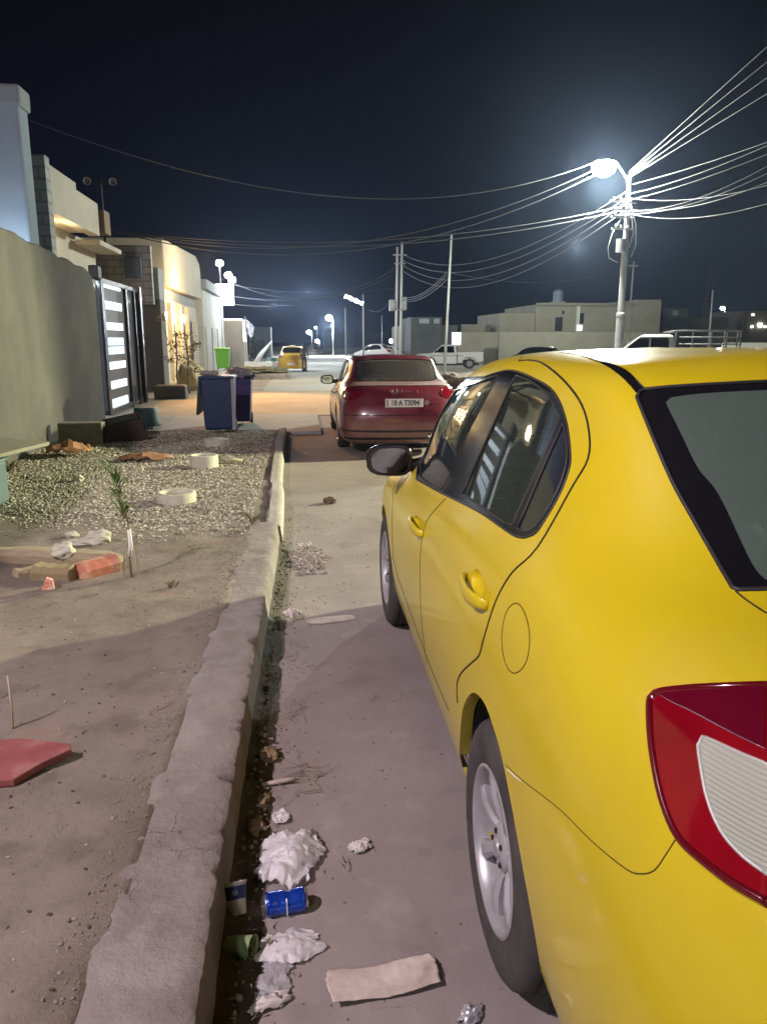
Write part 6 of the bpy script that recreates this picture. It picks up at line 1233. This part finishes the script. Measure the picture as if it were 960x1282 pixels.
# second wet film, wrapper, folded paper, foil
p = gz(362, 1196); crumple('plastic_bag', p+Vector((0, .02, 0)), .16, .12, .018, 23, M_film, 'thin clear white plastic bag draped below the blue can', 'plastic bag', .12, 48, .018, 2.2, .25)
p = gz(342, 1240); crumple('wet_wrapper', p+Vector((0, .02, 0)), .09, .16, .014, 31, translucent('wet_film', (.48, .48, .50), .15, .62), 'long wet clear wrapper trailing toward the bottom edge', 'wrapper', -.2, 44, .006, 3, .3)
p = gz(338, 1258); crumple('torn_paper', p, .10, .045, .02, 37, M_tissue, 'torn dirty tissue at the foot of the wet wrapper', 'paper', .35, 18, .01, 4, .3)
p = gz(480, 1234); crumple('paper_sheet', p+Vector((0, .005, .002)), .285, .10, .008, 43, M_paper, 'flattened dirty cream paper sheet on the road at the bottom', 'paper', .12, 48, .002, 1.5, .030, .0010, .014, .06)
p = gz(451, 1062); crumple('tissue', p, .075, .060, .026, 50, M_tissue, 'small crumpled tissue alone on the road right of the white bag', 'tissue', .5, 18, .012, 4, .3)
p = gz(588, 1276); crumple('foil_wrapper', p, .075, .05, .02, 53, mat('foil', (.45, .46, .5), .25, (.6, .6, .65), 30, metal=.6), 'small shiny foil wrapper at the bottom edge beside the rear tyre', 'wrapper', .9, 18, .01, 4, .3)
p = gz(366, 774); crumple('newspaper', p+Vector((0, 0, .01)), .10, .11, .04, 59, M_tissue, 'crumpled grey newspaper ball in the gutter halfway up the kerb', 'paper', .2, 18, .02, 4, .3)
p = gz(415, 776); crumple('paper_sheet', p, .30, .10, .002, 61, M_paper, 'pale flat strip of dusty paper on the road near the front wheel', 'paper', .18, 16, .0, 2, .1)
p = gz(413, 630); blob('leaf_clump', p+Vector((0, 0, .02)), .06, .05, .045, mat('dry_leaf', (.11, .085, .05), .9, (.2, .16, .1), 12), 'lone dry clump lying on the lit part of the road', 'clump', .8, 8, 3)
p = gz(380, 570); crumple('plastic_scrap', p, .10, .06, .03, 67, M_film, 'tiny white scrap by the kerb in the shadow behind the red car', 'scrap', .4, 12)
p = gz(381, 690); crumple('plastic_scrap', p+Vector((0, 0, .03)), .12, .12, .05, 71, M_tissue, 'pale crumpled scrap on top of the rubble at the kerb joint', 'scrap', .2, 14)
for k, (px, py, s_, lab) in enumerate(((337, 950, .040, 'brown stone in the gutter beside the dead twigs'), (318, 1042, .036, 'brown stone in the gutter left of the white bag'), (330, 1005, .026, 'smaller brown stone between the two gutter stones'))):
    p = gz(px, py); blob('stone', p+Vector((0, 0, s_*.45)), s_, s_*1.1, s_*.7, mat('brown_stone', (.13, .085, .04), .9, (.20, .14, .08), 14, bump=.003, bscale=60), lab, 'stone', .4, 3+k, 2.0)
# dead twigs
M_twig = mat('dead_twig', (.19, .145, .11), .9, (.30, .24, .19), 20)
def twigs(px, py, n, R_, seed, label, kind='road', lmin=.03, lmax=.11, m=None, rad=.0014):
    rr = random.Random(seed); p = gz(px, py, kind); b = MB()
    for k in range(n):
        c = Vector((rr.gauss(0, R_*.5), rr.gauss(0, R_), .006+rr.random()*.012)); a = rr.uniform(0, 6.28); l = rr.uniform(lmin, lmax); pts = [c]; 
        for q in range(4):
            a += rr.uniform(-.6, .6); c = c+Vector((math.cos(a), math.sin(a), rr.uniform(-.12, .16)))*l/4; c.z = max(.002, c.z); pts.append(c)
        r0 = rad*rr.uniform(.7, 1.6); b.tube(pts, [r0, r0*.9, r0*.8, r0*.6, r0*.4], 5)
    return tag(b.build('dead_twigs', m or M_twig, loc=p, smooth=True), label, 'twigs')
twigs(372, 890, 16, .06, 1, 'sparse dead twigs in the gutter nearest the middle of the kerb')
twigs(378, 835, 8, .05, 2, 'few pale twigs in the gutter above the larger tangle')
twigs(385, 972, 22, .06, 3, 'tangle of dead twigs spilling from the gutter onto the road above the white bag', lmax=.15)
twigs(465, 880, 3, .04, 4, 'thin dark stalks lying alone on the road', lmax=.10)
twigs(197, 893, 6, .04, 5, 'little bunch of pale stalks on the bare soil', 'soil', lmax=.09)
twigs(300, 1030, 4, .04, 6, 'two or three stalks stuck on the kerb edge', lmax=.08)
twigs(150, 1030, 5, .10, 8, 'scattered straw on the soil left of the kerb', 'soil', lmin=.02, lmax=.06)
twigs(435, 1085, 3, .05, 9, 'hair-thin stalks beside the crumpled tissue', lmax=.10)
p = gz(347, 985); o = MB().tube([(-.055, 0, .012), (.03, .01, .018), (.065, .012, .02)], [.008, .009, .007], 8).build('bone', mat('pale_stalk', (.36, .31, .27), .8), loc=p, smooth=True); tag(o, 'thick pale stalk lying across the gutter', 'stalk')
# bits on the soil
M_bits = mat('pale_chip', (.42, .38, .34), .9, (.30, .27, .24), 20)
def chips(name, m, seed, n, label):
    rr = random.Random(seed); b = MB()
    for k in range(n):
        px, py = rr.uniform(5, 300), rr.uniform(760, 1270)
        q = gz(px, py, 'soil')
        if q.x > KX(q.y)-KW(q.y): continue
        s_ = rr.uniform(.002, .007); b.box((q.x, q.y, q.z+.002), (s_*2, s_, .004), rz=rr.uniform(0, 3))
    return tag(b.build(name, m), label, 'chips', kind='stuff')
chips('pale_chips', M_bits, 3, 40, 'pale chips and crumbs of litter scattered over the soil')
chips('dark_chips', mat('dark_chip', (.07, .055, .042), .9), 5, 60, 'dark specks of bark and dung scattered over the soil')

# red slab with stick
M_redb = mat('red_slab', (.21, .050, .050), .9, (.27, .085, .08), 6, bump=.004, bscale=30); layer(M_redb, (.40, .24, .21), 9, .55, .75, amt=.6)
p = gz(22, 965, 'soil'); b = MB(); poly = [(-.24, -.10), (.02, -.12), (.09, -.04), (.17, .02), (.16, .055), (-.02, .13), (-.22, .15)]
b.prism(poly, 0, .028, 'Z'); o = b.build('red_slab', M_redb, loc=p+Vector((0, .02, .008)), bevel=.004); o.rotation_euler = (R(4), R(-3), .05); tag(o, 'broken piece of red painted slab lying on the soil at the left edge', 'slab')
p = gz(17, 912, 'soil'); o = MB().tube([(0, 0, -.02), (.0, .01, .10), (-.004, .012, .21)], [.0045, .004, .003], 8).build('stick', mat('pale_stick', (.45, .38, .25), .8), loc=p, smooth=True); tag(o, 'thin pale stick standing upright behind the red slab', 'stick')
# broken beams and brick on the left
M_wood = mat('weathered_beam', (.27, .22, .14), .9, (.36, .30, .20), 4, bump=.006, bscale=25, stretch=(1, 8, 8))
def beam(px0, py0, px1, py1, w, h, m, label, name, cat, seed=0):
    a = gz(px0, py0, 'soil'); c = gz(px1, py1, 'soil'); d = c-a; n = 14; vs = []
    ax = Vector((d.x, d.y, 0)).normalized(); sd = Vector((-ax.y, ax.x, 0))
    for k in range(n+1):
        t_ = k/n; q = d*t_; f = 1+.18*noise.noise(Vector((t_*5, seed, 0)))
        if k in (0, n): f *= .72
        for (x, z) in ((-.5, 0), (-.52, .6), (-.3, 1.0), (.3, .97), (.52, .6), (.5, 0)):
            vs.append(q+sd*x*w*f+Vector((0, 0, z*h*f-.005+.008*noise.noise(Vector((t_*8, x*3, seed))))))
    b = MB().add(vs, [(i*6+j, i*6+(j+1) % 6, (i+1)*6+(j+1) % 6, (i+1)*6+j) for i in range(n) for j in range(6)]+[tuple(range(6)), tuple(n*6+j for j in range(6))[::-1]])
    return tag(b.build(name, m, loc=a, smooth=True, flat_angle=35), label, cat)
beam(-60, 697, 150, 706, .16, .085, M_wood, 'long broken pale beam lying at the edge of the gravel on the left', 'broken_beam', 'beam', 1)
beam(18, 722, 52, 717, .10, .05, M_wood, 'short stub of wood in front of the long beam', 'wood_stub', 'wood', 3)
M_terra = mat('terracotta', (.40, .13, .085), .85, (.46, .26, .17), 5, bump=.004, bscale=30, mixlo=.45, mixhi=.55)
M_tan = mat('tan_sack', (.30, .24, .13), .9, (.22, .18, .10), 6, bump=.004, bscale=25)
beam(44, 722, 98, 724, .15, .085, M_tan, 'tan half of a broken clay block in front of the long beam', 'broken_block', 'block', 5)
beam(98, 724, 146, 711, .15, .095, M_terra, 'red half of a broken clay block beside the tan half', 'broken_block', 'block', 7)
p = gz(61, 738, 'soil'); b = MB(); b.prism([(-.035, 0), (.035, 0), (.028, .06), (-.005, .075)], -.02, .02, 'Y'); o = b.build('carton', mat('orange_carton', (.60, .16, .10), .6, (.7, .55, .45), 30), loc=p, bevel=.004); o.rotation_euler = (0, 0, .2); tag(o, 'tiny orange and white carton standing on the soil below the broken blocks', 'carton')
M_pale = mat('pale_stone', (.44, .44, .35), .9, (.52, .52, .43), 8, bump=.004, bscale=30)
for k, (px, py, a, c, h, lab) in enumerate(((124, 679, .10, .07, .06, 'rounded pale stone right of the flat pale scraps'), (104, 680, .13, .07, .02, 'flat pale scrap between two pale stones'), (90, 672, .05, .04, .03, 'small pale stone left of the flat scrap'), (99, 603, .055, .05, .05, 'lone white stone in the middle of the gravel'), (81, 706, .08, .06, .055, 'pale lump of mortar on the long beam'))):
    p = gz(px, py, 'soil'); blob('stone', p+Vector((0, 0, h*.5+(.06 if k == 4 else 0))), a, c, h, M_pale, lab, 'stone', .35, 11+k, 1.8)
# board on a teal box
p = gz(0, 668, 'soil'); t = root('storage_box', (-3.02, 7.0, .14), 'teal plastic box at the left edge with a board lying on it', 'box')
MB().box((0, 0, .20), (.66, .60, .40)).build('box_body', mat('teal_box', (.055, .10, .10), .6, (.08, .13, .13), 3), t, bevel=.03); MB().box((0, 0, .40), (.70, .64, .03)).build('box_rim', MATS['teal_box'], t, bevel=.01)
b = MB(); b.box((0, 0, 0), (.95, 1.25, .035)); b.box((.28, -.45, -.03), (.30, .4, .03)); o = b.build('board', mat('worn_board', (.32, .31, .24), .9, (.25, .24, .18), 3, bump=.003), loc=(-3.12, 7.35, .60), bevel=.005); o.rotation_euler = (R(3), R(2), R(-24)); tag(o, 'pale worn board resting on the teal box at the left edge', 'board')
# concrete rings
M_ring = mat('ring_concrete', (.47, .47, .38), .9, (.56, .56, .46), 5, bump=.003, bscale=40)
def ring(px, py, r_, h, label):
    p = gz(px, py, 'soil'); b = MB(); b.lathe([(r_, -.03), (r_, h*.5), (r_*.985, h*.96), (r_*.95, h), (r_*.84, h), (r_*.81, h*.95), (r_*.80, h*.55), (0, h*.5)], 40)
    b.v = [(v[0], v[1], v[2]+.006*nz(v[0]*9, v[1]*9)) for v in b.v]
    return tag(b.build('concrete_ring', M_ring, loc=p+Vector((0, r_, 0)), smooth=True, flat_angle=40), label, 'ring', 'round concrete rings on the gravel')
ring(218, 633, .178, .095, 'nearest and widest of the three round concrete rings on the gravel'); ring(254, 588, .165, .15, 'tallest concrete ring, in the middle of the three, with a stick behind it'); ring(270, 560, .175, .10, 'farthest concrete ring, closest to the navy bin')
a = gz(272, 580, 'soil'); c = gz(304, 580, 'soil'); o = MB().tube([(0, 0, .05), c-a+Vector((0, 0, .03))], .022, 8).build('stick', mat('pale_stick2', (.42, .38, .26), .8), loc=a, smooth=True); tag(o, 'pale stick lying on the gravel right of the middle ring', 'stick')
# brown cardboard, block, crate, bucket along the wall
M_card = mat('brown_cardboard', (.22, .105, .050), .85, (.30, .16, .08), 3, bump=.006, bscale=9)
for px, py, w_, d_, h_, sd, lab in ((80, 574, .55, .45, .16, 3, 'crumpled heap of brown cardboard near the yard wall'), (180, 579, .60, .36, .09, 8, 'flatter crumpled piece of brown cardboard in the middle of the gravel')):
    p = gz(px, py, 'soil'); crumple('cardboard', p+Vector((0, d_/2, 0)), w_, d_, h_, sd, M_card, lab, 'cardboard', .1, 9, h_*.6, 2.2, .15, .012)
p = gz(93, 560, 'soil'); o = MB().box((0, .15, .15), (.62, .22, .32)).build('concrete_block', mat('old_block', (.14, .13, .10), .95, (.19, .18, .14), 5, bump=.006), loc=p+Vector((.02, .25, 0)), bevel=.02); tag(o, 'squat dark concrete block against the yard wall behind the cardboard', 'block')
cr2 = root('crate', gz(155, 553, 'soil')+Vector((0, .25, 0)), 'dark brown crate tipped on its side near the gate', 'crate'); cr2.rotation_euler = (R(8), R(-10), R(18))
b = MB(); W_, D_, H_ = .52, .45, .32
for s_ in (-1, 1): b.box((s_*W_/2, 0, H_/2), (.02, D_, H_)); b.box((0, s_*D_/2, H_/2), (W_, .02, H_))
b.box((0, 0, .02), (W_, D_, .02)); b.build('crate_shell', mat('crate_brown', (.045, .028, .025), .7), cr2, bevel=.01); MB().box((0, 0, .2), (W_*.9, D_*.9, .25)).build('dark_contents', M_dark, cr2, bevel=.05)
p = gz(176, 536, 'soil'); bu = root('bucket', p+Vector((0, .55, -.02)), 'teal plastic bucket standing upside down by the gate', 'bucket')
b = MB(); b.lathe([(.24, 0), (.24, .04), (.225, .05), (.20, .31), (.19, .33), (0, .335)], 28); b.build('bucket_shell', mat('bucket_teal', (.05, .10, .105), .5, (.07, .13, .13), 5), bu, smooth=True, flat_angle=40); b = MB(); b.lathe([(.245, .0), (.25, .02), (.245, .045)], 28); b.build('rim', MATS['bucket_teal'], bu, smooth=True)
# sapling
p = gz(166, 722, 'soil'); t = root('sapling', p, 'thin young sapling with a white wrapped stem and wire guard in the soil bed', 'plant')
M_leafg = mat('sapling_leaf', (.09, .15, .04), .6, (.14, .21, .06), 8); rr = random.Random(12)
b = MB(); b.tube([(0, 0, 0), (-.01, 0, .15), (.0, .0, .34)], [.010, .009, .008], 8); b.tube([(0, 0, .34), (-.01, 0, .42)], [.006, .004], 6); b.tube([(0, 0, .33), (-.03, 0, .50), (-.075, 0, .68)], [.005, .004, .002], 6); b.build('stem', mat('sapling_bark', (.20, .17, .11), .9), t, smooth=True)
MB().tube([(-.008, -.004, .13), (.003, 0, .20), (.002, -.002, .30)], [.013, .014, .012], 8).build('white_wrap', mat('wrap_white', (.7, .7, .66), .6), t, smooth=True)
b = MB()
for k in range(9): a = 6.28*k/9; b.tube([(.05*math.cos(a), .05*math.sin(a), 0), (.042*math.cos(a+.3), .042*math.sin(a+.3), .14+.05*rr.random())], .0016, 4)
b.build('wire_guard', M_twig, t)
b = MB()
for k in range(85):
    zz_ = rr.uniform(.34, .70); x0_ = -.02-.055*(zz_-.34)/.36; a = rr.uniform(0, 6.28); el = rr.uniform(-.1, 1.2); l = rr.uniform(.06, .14); d = Vector((math.cos(a)*math.cos(el), math.sin(a)*math.cos(el), math.sin(el))); c = Vector((x0_, 0, zz_)); s = d.cross(Vector((0, 0, 1))).normalized()*.009
    b.add([c, c+d*l*.5+s+Vector((0, 0, .01)), c+d*l-Vector((0, 0, .01)), c+d*l*.5-s+Vector((0, 0, .01))], [(0, 1, 2, 3)])
b.build('leaves', M_leafg, t)
def weeds(px, py, label, seed, n=16, h=.10):
    rr = random.Random(seed); p = gz(px, py, 'soil'); b = MB()
    for k in range(n):
        a = rr.uniform(0, 6.28); l = h*rr.uniform(.5, 1.2); d = Vector((math.cos(a)*.5, math.sin(a)*.5, 1)).normalized(); c = Vector((rr.gauss(0, .015), rr.gauss(0, .015), 0)); s = Vector((-math.sin(a), math.cos(a), 0))*.004
        b.add([c+s, c-s, c+d*l*.6-s*.7, c+d*l+Vector((math.cos(a), math.sin(a), -.1))*l*.2, c+d*l*.6+s*.7], [(0, 1, 2, 3, 4)])
    return tag(b.build('weed', mat('dry_weed', (.16, .13, .06), .9, (.10, .11, .04), 9), loc=p), label, 'weed')
weeds(318, 655, 'dry weed tuft at the right end of the gravel', 2); weeds(215, 735, 'dry weed scraps at the foot of the lit soil edge', 4, 12, .06); weeds(12, 590, 'greenish weed tuft at the foot of the yard wall', 6, 20, .16)

# ------------------------------------------------------------------ thin haze volume added to give the lamps a halo
hz = MB().box((40, 160, 22), (420, 420, 52)).build('haze', None); tag(hz, kind='stuff')
hm = bpy.data.materials.new('haze_air'); hm.use_nodes = True; n = hm.node_tree.nodes; n.remove(n['Principled BSDF'])
pv = n.new('ShaderNodeVolumePrincipled'); pv.inputs['Color'].default_value = (.50, .66, 1, 1); pv.inputs['Density'].default_value = .00034; pv.inputs['Anisotropy'].default_value = .84
hm.node_tree.links.new(pv.outputs[0], n['Material Output'].inputs['Volume']); hz.data.materials.append(hm)
